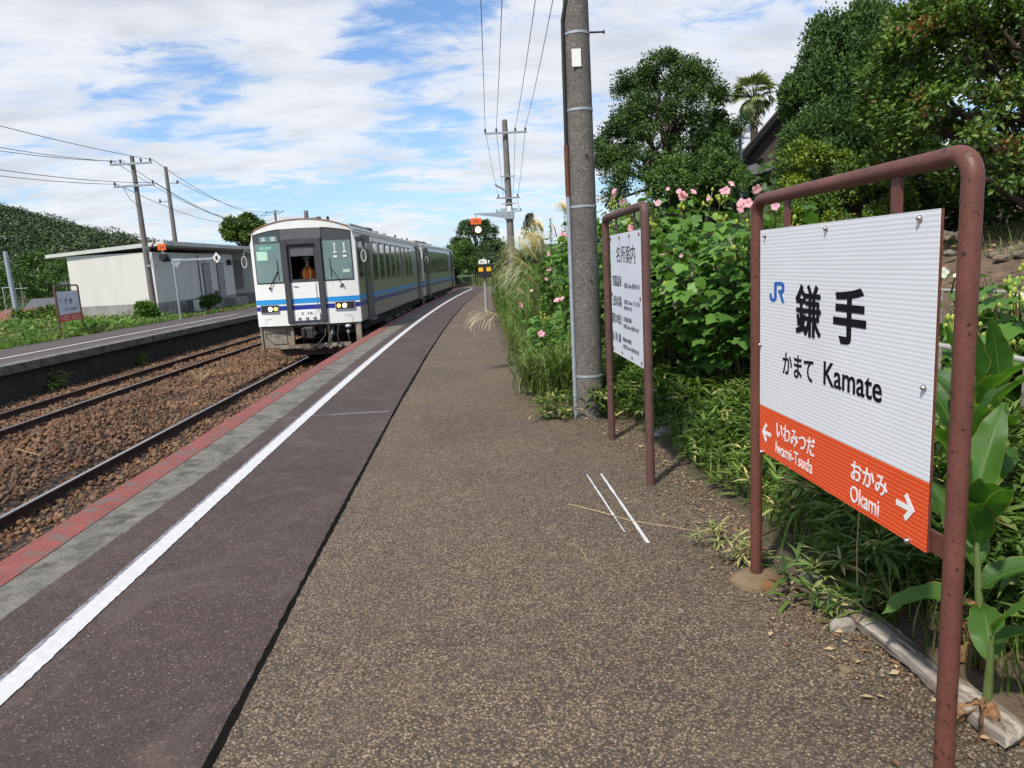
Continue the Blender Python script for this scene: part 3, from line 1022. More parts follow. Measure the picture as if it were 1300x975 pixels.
MB().box((BX - .0055, (yl + yr) / 2, (zm + zb) / 2 - .0005), (.003, yl - yr - .004, zm - zb - .002)).build('orange_panel', mt['board_o'], bd)
for px, py in ((974, 299), (1052, 290), (1172, 277), (966.5, 437), (1177, 492), (970, 573), (1156, 686)):
    d = at(px, py, 10) - Vector((0, 0, CAM_H))
    p = Vector((0, 0, CAM_H)) + d * (BX / d.x)
    p.y = min(max(p.y, yr + .02), yl - .012)
    MB().lathe((BX - .0072, p.y, p.z), [(.0105, 0), (.0105, .002), (.008, .003), (.008, .007), (.0065, .010), (.0035, .0125), (.001, .0135)], 12, (-1, 0, 0)).build('bolt', mt['steel'], bd, smooth=True)
fx = BX - .0075


def onboard(px, py, X=BX):
    d = at(px, py, 10) - Vector((0, 0, CAM_H))
    return Vector((0, 0, CAM_H)) + d * (X / d.x)


def put(s, xl, yb, xr, ytop, mat, name='lettering', bold=0.0, parent=bd, X=BX, fxx=None, yb2=None, depth=.0012):
    """text between two surveyed lower corners; height from the upper left mark"""
    a, b, c = onboard(xl, yb, X), onboard(xr, yb2 if yb2 else yb, X), onboard(xl, ytop, X)
    return text_mesh(name, s, c.z - a.z, sign_mx(fxx if fxx else fx, a.y, a.z), mat, parent, bold, width=a.y - b.y, depth=depth)


put('鎌', 1012, 424, 1044, 360, mt['ink'], bold=.009)
put('鎌', 1012.5, 423.5, 1044, 360.5, mt['ink'], bold=.009, fxx=fx - .0004)
put('鎌', 1013.3, 424.5, 1044.8, 361.2, mt['ink'], bold=.009, fxx=fx - .0008)
put('手', 1060, 434, 1102, 364, mt['ink'], bold=.030)
put('かまて', 996, 474, 1035, 446, mt['ink'], bold=.014)
put('Kamate', 1048, 488, 1123, 458, mt['ink'], bold=.012)
put('いわみつだ', 988, 555, 1037, 534, mt['ink_white'], bold=.012)
put('Iwami-Tsuda', 987, 574.5, 1034, 559.5, mt['ink_white'], bold=.004)
put('おかみ', 1083, 608, 1130, 583, mt['ink_white'], bold=.014)
put('Okami', 1082, 635, 1119, 614, mt['ink_white'], bold=.004)


def flat_poly(name, polys, mat, parent, X, t=.0012):
    mb = MB()
    for poly in polys:
        mb.prism(poly, lambda a, b, d: (X - d, -a, b), t)
    return mb.build(name, mat, parent)


def arrow(y, z, s, w, right):
    """open headed arrow drawn as three strokes; local a = -y"""
    a0 = -y
    k = 1 if right else -1
    def bar(p, q, w):
        dx, dz = q[0] - p[0], q[1] - p[1]
        l = math.hypot(dx, dz)
        nx, nz = -dz / l * w / 2, dx / l * w / 2
        return [(p[0] + nx, p[1] + nz), (p[0] - nx, p[1] - nz), (q[0] - nx, q[1] - nz), (q[0] + nx, q[1] + nz)]
    c = a0
    tip = c + k * s
    return [bar((c - k * s, z), (tip - k * w * .2, z), w), bar((tip - k * s * .85, z + s * .95), (tip + k * w * .3, z - w * .35), w), bar((tip - k * s * .85, z - s * .95), (tip + k * w * .3, z + w * .35), w)]


a = onboard(976, 550)
for i, q in enumerate(arrow(a.y, a.z, .040, .017, False)):
    pass
flat_poly('arrow', [arrow(a.y, a.z, .040, .017, False)[0]], mt['ink_white'], bd, fx)
flat_poly('arrow', [arrow(a.y, a.z, .040, .017, False)[1]], mt['ink_white'], bd, fx - .0003)
flat_poly('arrow', [arrow(a.y, a.z, .040, .017, False)[2]], mt['ink_white'], bd, fx - .0006)
a = onboard(1151, 642)
for i, q in enumerate(arrow(a.y, a.z, .040, .0175, True)):
    flat_poly('arrow', [q], mt['ink_white'], bd, fx - .0003 * i)
# the two joined letters of the railway mark
a0 = onboard(979, 382)
c0 = onboard(998, 382)
W, H = a0.y - c0.y, onboard(979, 357).z - a0.z
U, V_ = -a0.y, a0.z


def jr(p):
    return [(U + x * W, V_ + z * H) for x, z in p]


flat_poly('railway_mark', [jr([(.0, .0), (.42, .0), (.42, .17), (.0, .17)]) if False else jr([(.02, .38), (.02, .15), (.14, .0), (.36, .0), (.50, .13), (.50, .95), (.34, .95), (.34, .20), (.30, .16), (.20, .16), (.17, .20), (.17, .38)])], mt['ink_blue'], bd, fx)
flat_poly('railway_mark', [jr([(.34, .95), (.50, 1.0), (.88, 1.0), (1.0, .88), (1.0, .56), (.90, .46), (.62, .46), (.62, .61), (.82, .61), (.84, .64), (.84, .80), (.80, .84), (.34, .84)])], mt['ink_blue'], bd, fx - .0003)
flat_poly('railway_mark', [jr([(.62, .58), (.78, .58), (1.02, .0), (.86, .0)])], mt['ink_blue'], bd, fx - .0006)

# footing under the far post and low mound round the near one
mb = MB()
n = 26
prof = [(.115, -.03), (.112, .012), (.095, .030), (.050, .040), (.001, .042)]
vs = []
for i, (r_, h) in enumerate(prof):
    for k in range(n):
        aa = 2 * math.pi * k / n
        w = 1 + .10 * math.sin(aa * 2 + 1) + .07 * math.sin(aa * 5) + random.uniform(-.03, .03)
        vs.append((r_ * w * math.cos(aa), r_ * w * 1.05 * math.sin(aa), h))
fs = [(i * n + k, i * n + (k + 1) % n, (i + 1) * n + (k + 1) % n, (i + 1) * n + k) for i in range(len(prof) - 1) for k in range(n)]
mb.add(vs, fs)
tag(mb.build('concrete_footing', mt['foot_rust'], smooth=True, loc=(1.285, 3.155, 0)), 'small round rust stained concrete footing around the left post of the Kamate sign', 'footing')

# ------------------------------------------------------------------ sights information sign
IX = 1.172
t = thing('information_sign', 'white board listing local sights in a rusty brown frame beside the thick concrete pole', 'information sign', (0, 0, 0))
mb = MB()
frame_pipe(mb, 6.05, 4.72, 1.88, .030, .055, -.05)
o = mb.build('frame', mt['pipe_old'], t, smooth=True, loc=(IX + .012, 0, 0))
for y in (5.62, 5.02):
    MB().box((IX + .012, y, 1.79), (.012, .03, .14)).build('hanger', mt['pipe_old'], t)
il, ir, ib, it = 5.80, 4.80, .80, 1.73
b2 = MB().box((IX, (il + ir) / 2, (ib + it) / 2), (.006, il - ir, it - ib)).build('board', mt['board_plain'], t)
for y, z in ((il - .03, it - .03), (5.45, it - .03), (5.12, it - .03), (ir + .03, it - .03), (il - .03, 1.27), (ir + .03, 1.27), (il - .03, ib + .03), (5.45, ib + .03), (5.12, ib + .03), (ir + .03, ib + .03)):
    MB().lathe((IX - .003, y, z), [(.013, 0), (.012, .004), (.005, .007)], 10, (-1, 0, 0)).build('bolt', mt['rust'], b2)
for y, z0 in ((5.12, it - .05), (5.45, it - .05)):
    MB().box((IX - .0035, y, z0 - .02), (.001, .006, .05)).build('rust_streak', mt['rust'], b2)


def iput(txt, x0, y1, x1, y0, bold=.010):
    k_ = 4.24
    put(txt, 765 + x0 / k_, 250 + y1 / k_, 765 + x1 / k_, 250 + y0 / k_, mt['ink_worn'], bold=bold, parent=b2, X=IX, fxx=IX - .0033)


for i_, ch in enumerate('名所案内'):
    iput(ch, 76 + i_ * 26, 352 + i_ * 3, 98 + i_ * 27, 268 - i_ * 4, .003)
for txt, x0, y1, x1, y0 in (('荒磯温泉', 57, 478, 105, 420), ('北西1.2km 徒歩15分', 118, 490, 203, 462), ('土田海水浴場', 57, 582, 106, 526), ('北東1.6km バス5分', 118, 576, 203, 550), ('徒歩25分', 118, 606, 162, 584),
                            ('唐音の蛇岩', 56, 672, 105, 618), ('天然記念物', 115, 668, 158, 642), ('北西3.0km 徒歩45分', 115, 704, 198, 680), ('魚 待 鼻', 55, 766, 103, 716), ('断崖の絶景', 113, 776, 158, 752), ('北西3.5km 徒歩50分', 113, 812, 198, 788)):
    iput(txt, x0, y1, x1, y0)

# ------------------------------------------------------------------ poles
def pole_body(h, r0, r1, n=28):
    return MB().lathe((0, 0, 0), [(r0, -.3), (r0, 0), (r0 + (r1 - r0) * .5, h * .5), (r1, h), (r1 * .6, h + .03)], n)


t = thing('utility_pole', 'thick speckled concrete pole with a conduit, rising out of the picture beside the sights board', 'utility pole', (1.165, 7.04, 0))
pole_body(8.6, .141, .085, 36).build('pole', mt['pole_conc'], t, smooth=True)
for z in (.42, 2.05, 2.93, 3.60, 6.0):
    r_ = .141 + (.085 - .141) * z / 8.6
    MB().lathe((0, 0, z), [(r_ + .003, -.012), (r_ + .005, -.010), (r_ + .005, .010), (r_ + .003, .012)], 30).build('band', mt['galv'], t, smooth=True)
a_ = (-.150, -.035)
MB().tube([(a_[0], a_[1], 0), (a_[0] + .006, a_[1], 2.15)], .021, 12).build('conduit', mt['galv'], t, smooth=True)
MB().tube([(a_[0] + .006, a_[1], 2.15), (a_[0] + .007, a_[1], 2.62)], .023, 12).build('rusty_joint', mt['rust'], t, smooth=True)
MB().tube([(a_[0] + .006, a_[1], 2.6), (a_[0] + .012, a_[1], 3.3), (a_[0] + .018, a_[1], 3.72), (a_[0] + .045, a_[1] - .03, 3.86), (a_[0] + .09, a_[1] - .05, 3.95), (a_[0] + .10, a_[1] - .03, 4.4), (a_[0] + .09, a_[1], 8.2)], .017, 10).build('cable', mt['rubber'], t, smooth=True)
for z, dx in ((3.62, 1), (4.35, -1), (5.1, 1), (5.85, -1)):
    b = MB().tube([(dx * .09, 0, z), (dx * .255, 0, z)], .009, 8)
    b.lathe((dx * .255, 0, z), [(.018, -.006), (.018, .006)], 8, (1, 0, 0))
    b.build('step_bolt', mt['black'], t)
MB().lathe((.03, -.128, 2.52), [(.012, 0), (.012, .012), (.004, .016)], 8, (0, -1, 0)).build('rusty_bolt', mt['rust'], t)
MB().lathe((.03, -.136, 1.36), [(.009, 0), (.009, .010), (.003, .012)], 8, (0, -1, 0)).build('rusty_bolt', mt['black'], t)
MB().box((-.030, -.128, 3.37), (.085, .006, .155), bev=.002).build('number_plate', mt['t_white'], t)
MB().box((0, 0, 7.9), (1.8, .09, .09), bev=.01).build('crossarm', mt['galv'], t)
for x in (-.78, -.3, .42, .8):
    MB().lathe((x, 0, 7.945), [(.03, 0), (.045, .03), (.03, .06), (.045, .09), (.02, .13)], 10).build('insulator', mt['black'], t, smooth=True)


def pole_thing(label, loc, h, r0, arms, mat='pole_far', rz=0, lean=(0, 0), name='utility_pole', tone=None):
    t = thing(name, label, 'utility pole', loc, rz)
    t.rotation_euler = (lean[1], lean[0], rz)
    pole_body(h, r0, r0 * .62, 14).build('pole', mt[mat], t, smooth=True)
    for z, w, xs, dy in arms:
        MB().box((0, -r0 - .04 + dy, z), (w, .08, .09), bev=.008).build('crossarm', mt['galv'], t)
        for x in xs:
            MB().lathe((x, -r0 - .04 + dy, z + .045), [(.035, 0), (.055, .04), (.035, .07), (.055, .10), (.02, .17)], 8).build('insulator', mt['black'], t, smooth=True)
    return t


P1 = pole_thing('grey concrete pole with two crossarms in front of the end wall of the station building', (-14.62, 34.9, -.1), 7.35, .15,
                [(7.02, 1.85, (-.86, -.45, .45, .86), 0), (6.05, 1.8, (-.84, .84), 0)], lean=(-.012, 0))
MB().tube([(.12, -.1, 3.05), (.55, -.15, 3.55)], .035, 6).build('stay_arm', mt['pipe_old'], P1)
MB().box((.2, -.02, 2.45), (.35, .3, .08)).build('clamp', mt['galv'], P1)
MB().tube([(.17, -.12, 2.4), (.3, -.2, 2.8), (.2, -.12, 3.1), (.12, -.1, 3.3)], .018, 5).build('loose_cable', mt['galv'], P1)
MB().tube([(-.5, -.2, 6.0), (-.25, -.2, 5.45), (0, -.17, 5.2)], .012, 5).build('loose_cable', mt['rubber'], P1)
p = at(209, 212, 48)
P2 = pole_thing('bare concrete pole with small side brackets rising behind the flat station roof', (at(222, 300, 48).x, 48, 0), p.z, .17, [], lean=(-.004, 0))
for z, s in ((p.z - 1.0, 1), (p.z - 2.1, -1)):
    MB().box((s * .38, 0, z), (.6, .07, .07)).build('bracket', mt['galv'], P2)
    MB().lathe((s * .6, 0, z), [(.05, -.05), (.07, .0), (.05, .08), (.02, .2)], 8).build('insulator', mt['black'], P2, smooth=True)
b_ = at(26, 418, 42)
P3 = pole_thing('pale blue grey pole standing in the weeds at the left edge', (b_.x, 42, b_.z - .6), at(10, 320, 42).z - b_.z + .6, .17, [], mat='galv', lean=(-.03, 0))
MB().box((-.3, 0, 2.95), (.5, .06, .06)).build('bracket', mt['galv'], P3)
MB().tube([(-.5, 0, 2.95), (-.55, 0, .2)], .03, 5).build('stay_wire', mt['galv'], P3)

q = at(349, 268, 92)
P4 = pole_thing('tiny crossarm pole showing just above the train roof', (q.x, 92, -1), q.z + 1.1, .2, [(q.z + .85, 2.2, (-1, .4, 1), 0)])

# right hand far poles
FP = pole_thing('tall concrete pole with one crossarm and the lit signal arm beyond the grasses', (2.27, 35, 0), 8.15, .20,
                [(7.55, 2.0, (-.93, -.42, .46, .93), 0)], lean=(-.0, 0))
MB().tube([(-.1, -.1, 4.95), (-.62, -.2, 5.25)], .045, 6).build('lamp_arm', mt['galv'], FP)
for z in (4.35, 5.6, 4.6):
    MB().box((0, -.2, z), (.7, .05, .05)).build('small_arm', mt['galv'], FP)
MB().box((-.02, -.19, 4.1), (.22, .02, .3)).build('number_plate', mt['t_white'], FP)
mb = MB()
mb.prism([(-1.66, 3.99), (-.1, 3.97), (-.1, 3.66), (-.62, 3.78), (-1.66, 3.93)], lambda a, b, d: (a, -.12 + d, b), .06)
mb.build('signal_arm', mt['galv'], FP)
MB().box((.0, -.02, 3.82), (.42, .46, .4), bev=.03).build('clamp', mt['galv'], FP)
pole_thing('weathered pole with two short crossarms just behind the tall signal pole', (2.95, 46, 0), 5.9, .16, [(5.6, 1.5, (-.6, .6), 0), (4.9, 1.1, (), 0)])
pole_thing('farthest thin pole with a single crossarm on the right', (3.98, 62, -.5), 6.9, .17, [(6.4, 2.2, (-1, 1), 0)])

t = thing('train_signal', 'orange plate over a lit yellow lamp hanging from the signal arm of the tall pole', 'signal', (.66, 34.90, 3.22), group=None)
MB().box((0, 0, .40), (.50, .10, .30), bev=.015).build('orange_plate', mt['orange'], t)
text_mesh('lettering', '24', .15, face_mx((-.13, -.0505, .33), (1, 0, 0), (0, 0, 1)), mt['pipe_old'], t, .01, width=.26)
MB().lathe((.08, .02, 0), [(.27, 0), (.27, .12), (.22, .2)], 20, (0, -1, 0)).build('lamp_housing', mt['black'], t)
MB().lathe((.08, -.185, 0), [(.135, 0), (.12, .03), (.07, .05), (.01, .06)], 18, (0, -1, 0)).build('lens', mt['lamp_yellow'], t, smooth=True)
MB().box((0, .02, .255), (.08, .05, .06)).build('bracket', mt['galv'], t)
MB().tube([(.0, .0, .55), (.0, .0, .73)], .02, 6).build('hook', mt['galv'], t)


def wire(a, b, sag, r, label, mat='rubber', group='overhead wires'):
    a, b = Vector(a), Vector(b)
    pts = []
    for i in range(25):
        t_ = i / 24
        p_ = a.lerp(b, t_)
        p_.z -= sag * 4 * t_ * (1 - t_)
        pts.append(p_ - a)
    o = MB().tube(pts, r, 5).build('overhead_wire', mt[mat], smooth=True, loc=a)
    return tag(o, label, 'wire', group)


mt['wire'] = M('dull wire', (.05, .055, .06), rough=.6)
for i, (x0, x1) in enumerate(((-.93, -.78), (-.42, -.3), (.46, .42), (.93, .8))):
    nm = ('first', 'second', 'third', 'fourth')[i]
    wire((2.27 + x0, 34.76, 7.75), (1.165 + x1, 7.04, 8.05), .35, .010, nm + ' from left of the four wires rising from the tall signal pole out of view', 'wire')
    wire((2.27 + x0, 34.76, 7.75), (2.95 + x0 * .65, 45.8, 5.75), .25, .010, nm + ' from left of the wires dropping behind the tall signal pole', 'wire')
wire((3.5, 45.8, 5.75), (4.9, 61.8, 6.1), .3, .012, 'single wire between the two rearmost poles on the right', 'wire')
for i, (x0, z0, sg) in enumerate(((-.86, 7.15, .55), (-.45, 7.15, .8), (.86, 7.15, .25), (-.84, 6.15, .5), (.84, 6.15, .62))):
    nm = ('lowest outer', 'outer', 'topmost', 'lower outer', 'lower inner')[i]
    wire((-14.6 + x0, 34.75, z0 - .1), (-15.2 + x0, 3, z0 - .1), sg + .3, .012, nm + ' wire from the two crossarm pole leaving through the left edge', 'wire')
    wire((-14.6 + x0, 34.75, z0 - .1), (q.x + x0, 91.8, q.z - .1), sg + 1.0, .014, nm + ' wire from the two crossarm pole towards the tiny pole behind the train', 'wire')
wire((at(222, 300, 48).x + .6, 48, p.z - .9), (q.x + .4, 91.8, q.z), .8, .016, 'wire from the bare pole behind the station roof down to the right', 'wire')

# ------------------------------------------------------------------ stop marker and strip lines
t = thing('stop_marker', 'black box with two yellow squares on a pale post beside the tall grass', 'marker post', (.63, 24, 0))
MB().lathe((0, 0, 0), [(.055, -.1), (.05, .6), (.045, 1.2)], 12).build('post', mt['concrete'], t, smooth=True)
bx = MB().box((.02, -.06, 1.38), (.42, .14, .44), bev=.015).build('box', mt['black'], t)
for x in (-.115, .145):
    MB().box((x, -.134, 1.42), (.15, .006, .13)).build('yellow_square', mt['yellow'], bx)
w = MB()
w.prism([(-.17, 1.601), (.10, 1.601), (.10, 1.70), (.04, 1.76), (-.14, 1.74), (-.18, 1.68)], lambda a, b, d: (a, -.10 + d, b), .03)
pl = w.build('white_plate', mt['t_white'], t)
text_mesh('lettering', '停 2', .07, face_mx((-.12, -.1012, 1.635), (1, 0, 0), (0, 0, 1)), mt['ink_worn'], pl, .01, width=.15)
MB().lathe((.165, -.06, 1.60), [(.015, 0), (.03, .04), (.03, .09), (.01, .11)], 10).build('knob', mt['t_white'], t, smooth=True)

gl = []
for i, (a, b, w) in enumerate((((745, 603), (793, 676), .014), ((763, 602), (823, 690), .019))):
    A, B = (Vector((0, 0, CAM_H)) + (at(*s, 10) - Vector((0, 0, CAM_H))) * (-CAM_H / (at(*s, 10).z - CAM_H)) for s in (a, b))
    d = (B - A)
    nv = Vector((-d.y, d.x, 0)).normalized()
    n = 22
    mb = MB()
    vs = []
    for k in range(n + 1):
        c = A + d * (k / n)
        ww = w / 2 * random.uniform(.6, 1.15) * (1 if k < n - 4 or i else .5)
        vs += [(c.x + nv.x * ww, c.y + nv.y * ww, .004), (c.x - nv.x * ww, c.y - nv.y * ww, .004)]
    mb.add(vs, [(2 * k, 2 * k + 1, 2 * k + 3, 2 * k + 2) for k in range(n)])
    tag(mb.build('chalk_line', mt['white_line']), 'longer and thicker of the two worn white lines painted on the walkway' if i else 'shorter and thinner of the two worn white lines painted on the walkway', 'painted line')


def gp(px, py, z=0):
    c = Vector((0, 0, CAM_H))
    d = at(px, py, 10) - c
    return c + d * ((z - CAM_H) / d.z)


# ------------------------------------------------------------------ the train
Wd, Ht, L = 1.375, 2.75, 15.9
ZB = .25


def roof_z(x):
    """outline of the car end above its floor line"""
    u = abs(x) / Wd
    top = 2.74 - .30 * u ** 2.2
    if u > .90:
        top -= .34 * ((u - .90) / .10) ** 2.0
    return top


def fy(x):
    return .16 * (abs(x) / Wd) ** 3


def front_patch(mb, x0, x1, zlo, zhi, o, mi=0, n=10, t=.01):
    """panel following the curved front; zlo/zhi functions of x; o = how far proud"""
    vs, fs = [], []
    for k in range(n + 1):
        x = x0 + (x1 - x0) * k / n
        for zz in (zlo(x), zhi(x)):
            vs.append((x, fy(x) - o, zz))
    for k in range(n + 1):
        x = x0 + (x1 - x0) * k / n
        for zz in (zlo(x), zhi(x)):
            vs.append((x, fy(x) - o + t, zz))
    b = 2 * (n + 1)
    for k in range(n):
        i = 2 * k
        fs.append((i, i + 2, i + 3, i + 1))
        fs.append((i, i + b, i + b + 2, i + 2))
        fs.append((i + 1, i + 3, i + b + 3, i + b + 1))
    fs.append((0, 1, b + 1, b))
    e = 2 * n
    fs.append((e, e + b, e + b + 1, e + 1))
    return mb.add(vs, fs, mi)


def ftext(txt, x0, w, z, h, parent):
    y0_, y1_ = fy(x0) - .028, fy(x0 + w) - .028
    return text_mesh('lettering', txt, h, face_mx((x0, y0_, z), (w, y1_ - y0_, 0), (0, 0, 1)), mt['ink_white'], parent, .02, width=w)


def car(label, loc, rz, front=True):
    t = thing('railcar', label, 'train car', loc, rz, group='cars of the stopping train')
    K = lambda z: (lambda x: z)
    # shell
    xs = [Wd * math.sin(k / 16 * math.pi / 2) for k in range(17)]
    prof = [(-Wd, 0)] + [(-x, roof_z(x)) for x in xs[::-1]] + [(x, roof_z(x)) for x in xs[1:]] + [(Wd, 0)]
    n = len(prof)
    mb = MB()
    vs, fs, ms = [], [], []
    stations = [0, .3, L - .02]
    for s in stations:
        for x, z in prof:
            yy = s + (fy(x) if s == 0 else 0)
            vs.append((x, yy, z))
    for i in range(len(stations) - 1):
        for j in range(n - 1):
            fs.append((i * n + j, (i + 1) * n + j, (i + 1) * n + j + 1, i * n + j + 1))
            z = (prof[j][1] + prof[j + 1][1]) / 2
            ms.append(0 if i == 0 and z < 2.5 else (2 if z > 2.42 else (1 if i else 0)))
    fs.append(tuple((len(stations) - 1) * n + j for j in range(n))[::-1])
    ms.append(1)
    # floor
    fs.append((0, n - 1, 3 * n - 1, 2 * n))
    ms.append(1)
    mb.add(vs, fs)
    mb.m = ms
    body = mb.build('body', [mt['t_white'], mt['t_steel'], mt['t_roof']], t, smooth=False)
    # front skin with an opening for the centre door
    fb = MB()
    top = lambda x: roof_z(x)
    front_patch(fb, -Wd, -.50, K(0), top, 0, n=14, t=.03)
    front_patch(fb, .50, Wd, K(0), top, 0, n=14, t=.03)
    front_patch(fb, -.50, .50, K(2.27), top, 0, n=8, t=.03)
    front_patch(fb, -.50, .50, K(0), K(.07), 0, n=4, t=.03)
    fr = fb.build('front_panel', mt['t_white'], t)
    if not front:
        pass
    # rusty gutter over the front
    g = MB()
    pts = [(x, fy(x) - .012, roof_z(x) + .008) for x in np.linspace(-Wd * .93, Wd * .93, 41)]
    g.tube(pts, .013, 6)
    g.build('front_gutter', mt['t_rim'], fr, smooth=True)
    # coloured stripes, front and sides
    for z0, z1, m, nm in ((.57, .70, 't_blue', 'light_blue_stripe'), (.405, .525, 't_navy', 'dark_blue_stripe')):
        s = MB()
        for a, b in ((-Wd * .998, -.51), (.51, Wd * .998)):
            front_patch(s, a, b, K(z0), K(z1), .004, n=8, t=.004)
        for sx in (-1, 1):
            s.box((sx * (Wd + .0015), L / 2 + .08, (z0 + z1) / 2), (.003, L - .17, z1 - z0))
        s.build(nm, mt[m], t)
    # ribs along the steel side
    rb = MB()
    for sx in (-1, 1):
        for z in (.10, .19, .30, .81, .90, 2.36):
            rb.box((sx * (Wd + .003), L / 2 + .15, z), (.006, L - .35, .012))
        rb.box((sx * (Wd - .01), L / 2 + .1, 2.43), (.05, L - .2, .03))
    rb.build('side_rib', mt['t_steel'], t)
    # windscreens
    for sx in (-1, 1):
        a, b = sorted((sx * .525, sx * 1.285))
        tz = lambda x: 2.50 - .115 * ((abs(x) - .525) / .76) ** 1.5
        w_ = MB()
        front_patch(w_, a, b, K(1.12), lambda x: tz(x) + .012, .010, n=10, t=.012)
        wf = w_.build('windscreen_surround', mt['rubber'], t)
        w_ = MB()
        front_patch(w_, a + .025, b - .025, K(1.15), lambda x: min(tz(x) - .02, 2.16), .015, n=8, t=.004)
        w_.build('windscreen', mt['t_glass'], wf)
        w_ = MB()
        front_patch(w_, a + .025, b - .025, K(2.163), lambda x: tz(x) - .02, .015, n=8, t=.004)
        up_ = w_.build('upper_glass', mt['t_glassd'], wf)
        if sx < 0:
            w_ = MB()
            front_patch(w_, -1.10, -.60, K(2.19), K(2.34), .020, n=4, t=.004)
            w_.build('destination_blind', M('destination blind', (.10, .20, .19), rough=.4), wf)
            ftext('浜', -1.04, .12, 2.215, .10, wf)
            ftext('田', -.77, .11, 2.215, .10, wf)
            w_ = MB()
            front_patch(w_, -1.14, -.74, K(1.98), K(2.09), .020, n=4, t=.004)
            w_.build('notice', M('green notice', (.10, .36, .27), rough=.5), wf)
            ftext('ワンマン', -1.08, .28, 2.005, .06, wf)
            w_ = MB()
            front_patch(w_, -1.21, -.91, K(1.73), K(1.96), .020, n=4, t=.004)
            w_.build('notice', mt['paper'], wf)
        else:
            for x in (.86, 1.10):
                w_ = MB()
                yy = fy(x) - .022
                w_.box((x, yy, 1.96), (.022, .008, .20)).box((x, yy + .001, 2.07), (.07, .008, .02)).box((x, yy + .001, 1.85), (.10, .008, .03)).box((x, yy + .001, 1.74), (.09, .008, .05))
                w_.build('cab_fitting', mt['ink_white'], wf)
            w_ = MB()
            front_patch(w_, 1.02, 1.20, K(1.32), K(1.40), .020, n=3, t=.004)
            w_.build('notice', mt['paper'], wf)
        # wiper
        x0 = .98 if sx > 0 else -.93
        x1 = .72 if sx > 0 else -.66
        w_ = MB()
        w_.lathe((x0, fy(x0) - .012, 1.00), [(.035, 0), (.03, .03), (.015, .05)], 10, (0, -1, 0))
        w_.tube([(x0, fy(x0) - .05, 1.0), ((x0 + x1) / 2, fy(x0) - .055, 1.24), (x1, fy(x1) - .03, 1.45)], .011, 6)
        w_.tube([(x1, fy(x1) - .027, 1.20), (x1 - .005, fy(x1) - .027, 1.72)], .009, 6)
        w_.build('wiper', mt['black'], t)
    # header and door surround
    h_ = MB()
    front_patch(h_, -.53, .53, K(2.24), lambda x: 2.515 - .02 * abs(x), .022, n=6, t=.03)
    h_.build('front_header', mt['t_mid'], t)
    d_ = MB()
    for sx in (-1, 1):
        d_.box((sx * .445, -.020, 1.15), (.15, .10, 2.19), bev=.012)
    d_.box((0, -.018, 2.17), (.74, .09, .13))
    d_.box((0, -.018, .085), (.74, .09, .05))
    ds = d_.build('door_surround', mt['t_dark'], t)
    dd = MB()
    dd.box((0, .02, .62), (.74, .03, 1.00))
    door = dd.build('front_door', mt['t_white'], t)
    d_ = MB()
    d_.box((0, .018, 1.16), (.74, .034, .08))
    d_.box((0, .018, 2.085), (.74, .034, .045))
    for sx in (-1, 1):
        d_.box((sx * .34, .0181, 1.63), (.06, .034, .87))
    d_.build('window_frame', mt['t_dark'], door)
    MB().box((0, .02, 1.92), (.615, .025, .26), bev=.01).build('sun_blind', mt['t_mid'], door)
    s = MB().box((0, .002, .635), (.74, .004, .13)).build('light_blue_stripe', mt['t_blue'], door)
    MB().box((0, .002, .465), (.74, .004, .12)).build('dark_blue_stripe', mt['t_navy'], door)
    MB().tube([(-.30, -.005, 1.02), (-.22, -.02, 1.03), (-.17, -.005, 1.01)], .010, 6).build('door_handle', mt['galv'], door, smooth=True)
    MB().box((.29, -.004, .66), (.012, .012, .9)).build('grab_rail', mt['steel'], door)
    h_ = MB()
    h_.prism([(-.31, .12), (.33, .12), (.33, .30), (.25, .375), (-.20, .375), (-.31, .30)], lambda a, b, d: (a, -.015 - d, b), .05)
    hp = h_.build('coupling_hatch', mt['t_white'], door)
    for x in (-.2, 0, .2):
        MB().box((x, -.07, .17), (.07, .02, .055)).build('latch', mt['t_mid'], hp)
    text_mesh('lettering', '3  16' if front else '3  18', .075, face_mx((-.15, -.0655, .265), (1, 0, 0), (0, 0, 1)), mt['ink'], hp, .02, width=.30)
    # lamps
    for sx in (-1, 1):
        c = sx * 1.0
        l_ = MB()
        front_patch(l_, c - .255, c + .255, K(.345), K(.565), .020, n=6, t=.03)
        hl = l_.build('headlight_surround', mt['t_mid'], t)
        l_ = MB()
        for a, b, z0, z1 in ((c - .255, c + .255, .345, .362), (c - .255, c + .255, .548, .565), (c - .255, c - .24, .345, .565), (c + .24, c + .255, .345, .565)):
            front_patch(l_, a, b, K(z0), K(z1), .030, n=3, t=.03)
        l_.build('bezel', mt['galv'], hl)
        l_ = MB()
        front_patch(l_, c - .235, c + .235, K(.368), K(.542), .023, n=6, t=.002)
        l_.build('lamp_bed', mt['rubber'], hl)
        for x, m, r_ in ((sx * .985, 'lamp_white', .052), (sx * .835, 'lamp_amber', .048)):
            MB().lathe((x, fy(x) - .024, .455), [(r_, 0), (r_ * .9, .012), (r_ * .5, .022), (.004, .026)], 16, (0, -1, 0)).build('headlight', mt[m], hl, smooth=True)
    # cab cavity with floor, behind the door window
    c_ = MB()
    c_.box((0, 1.4, 1.3), (.02, .02, .02))
    c_ = MB()
    c_.add([(-.9, .05, .9), (.9, .05, .9), (.9, 1.6, .9), (-.9, 1.6, .9), (-.9, 1.6, 2.4), (.9, 1.6, 2.4), (-.9, .05, 2.4), (.9, .05, 2.4)],
           [(0, 1, 2, 3), (3, 2, 5, 4), (4, 5, 7, 6), (0, 3, 4, 6), (1, 7, 5, 2)])
    c_.build('cab_interior', mt['t_cavity'], t)
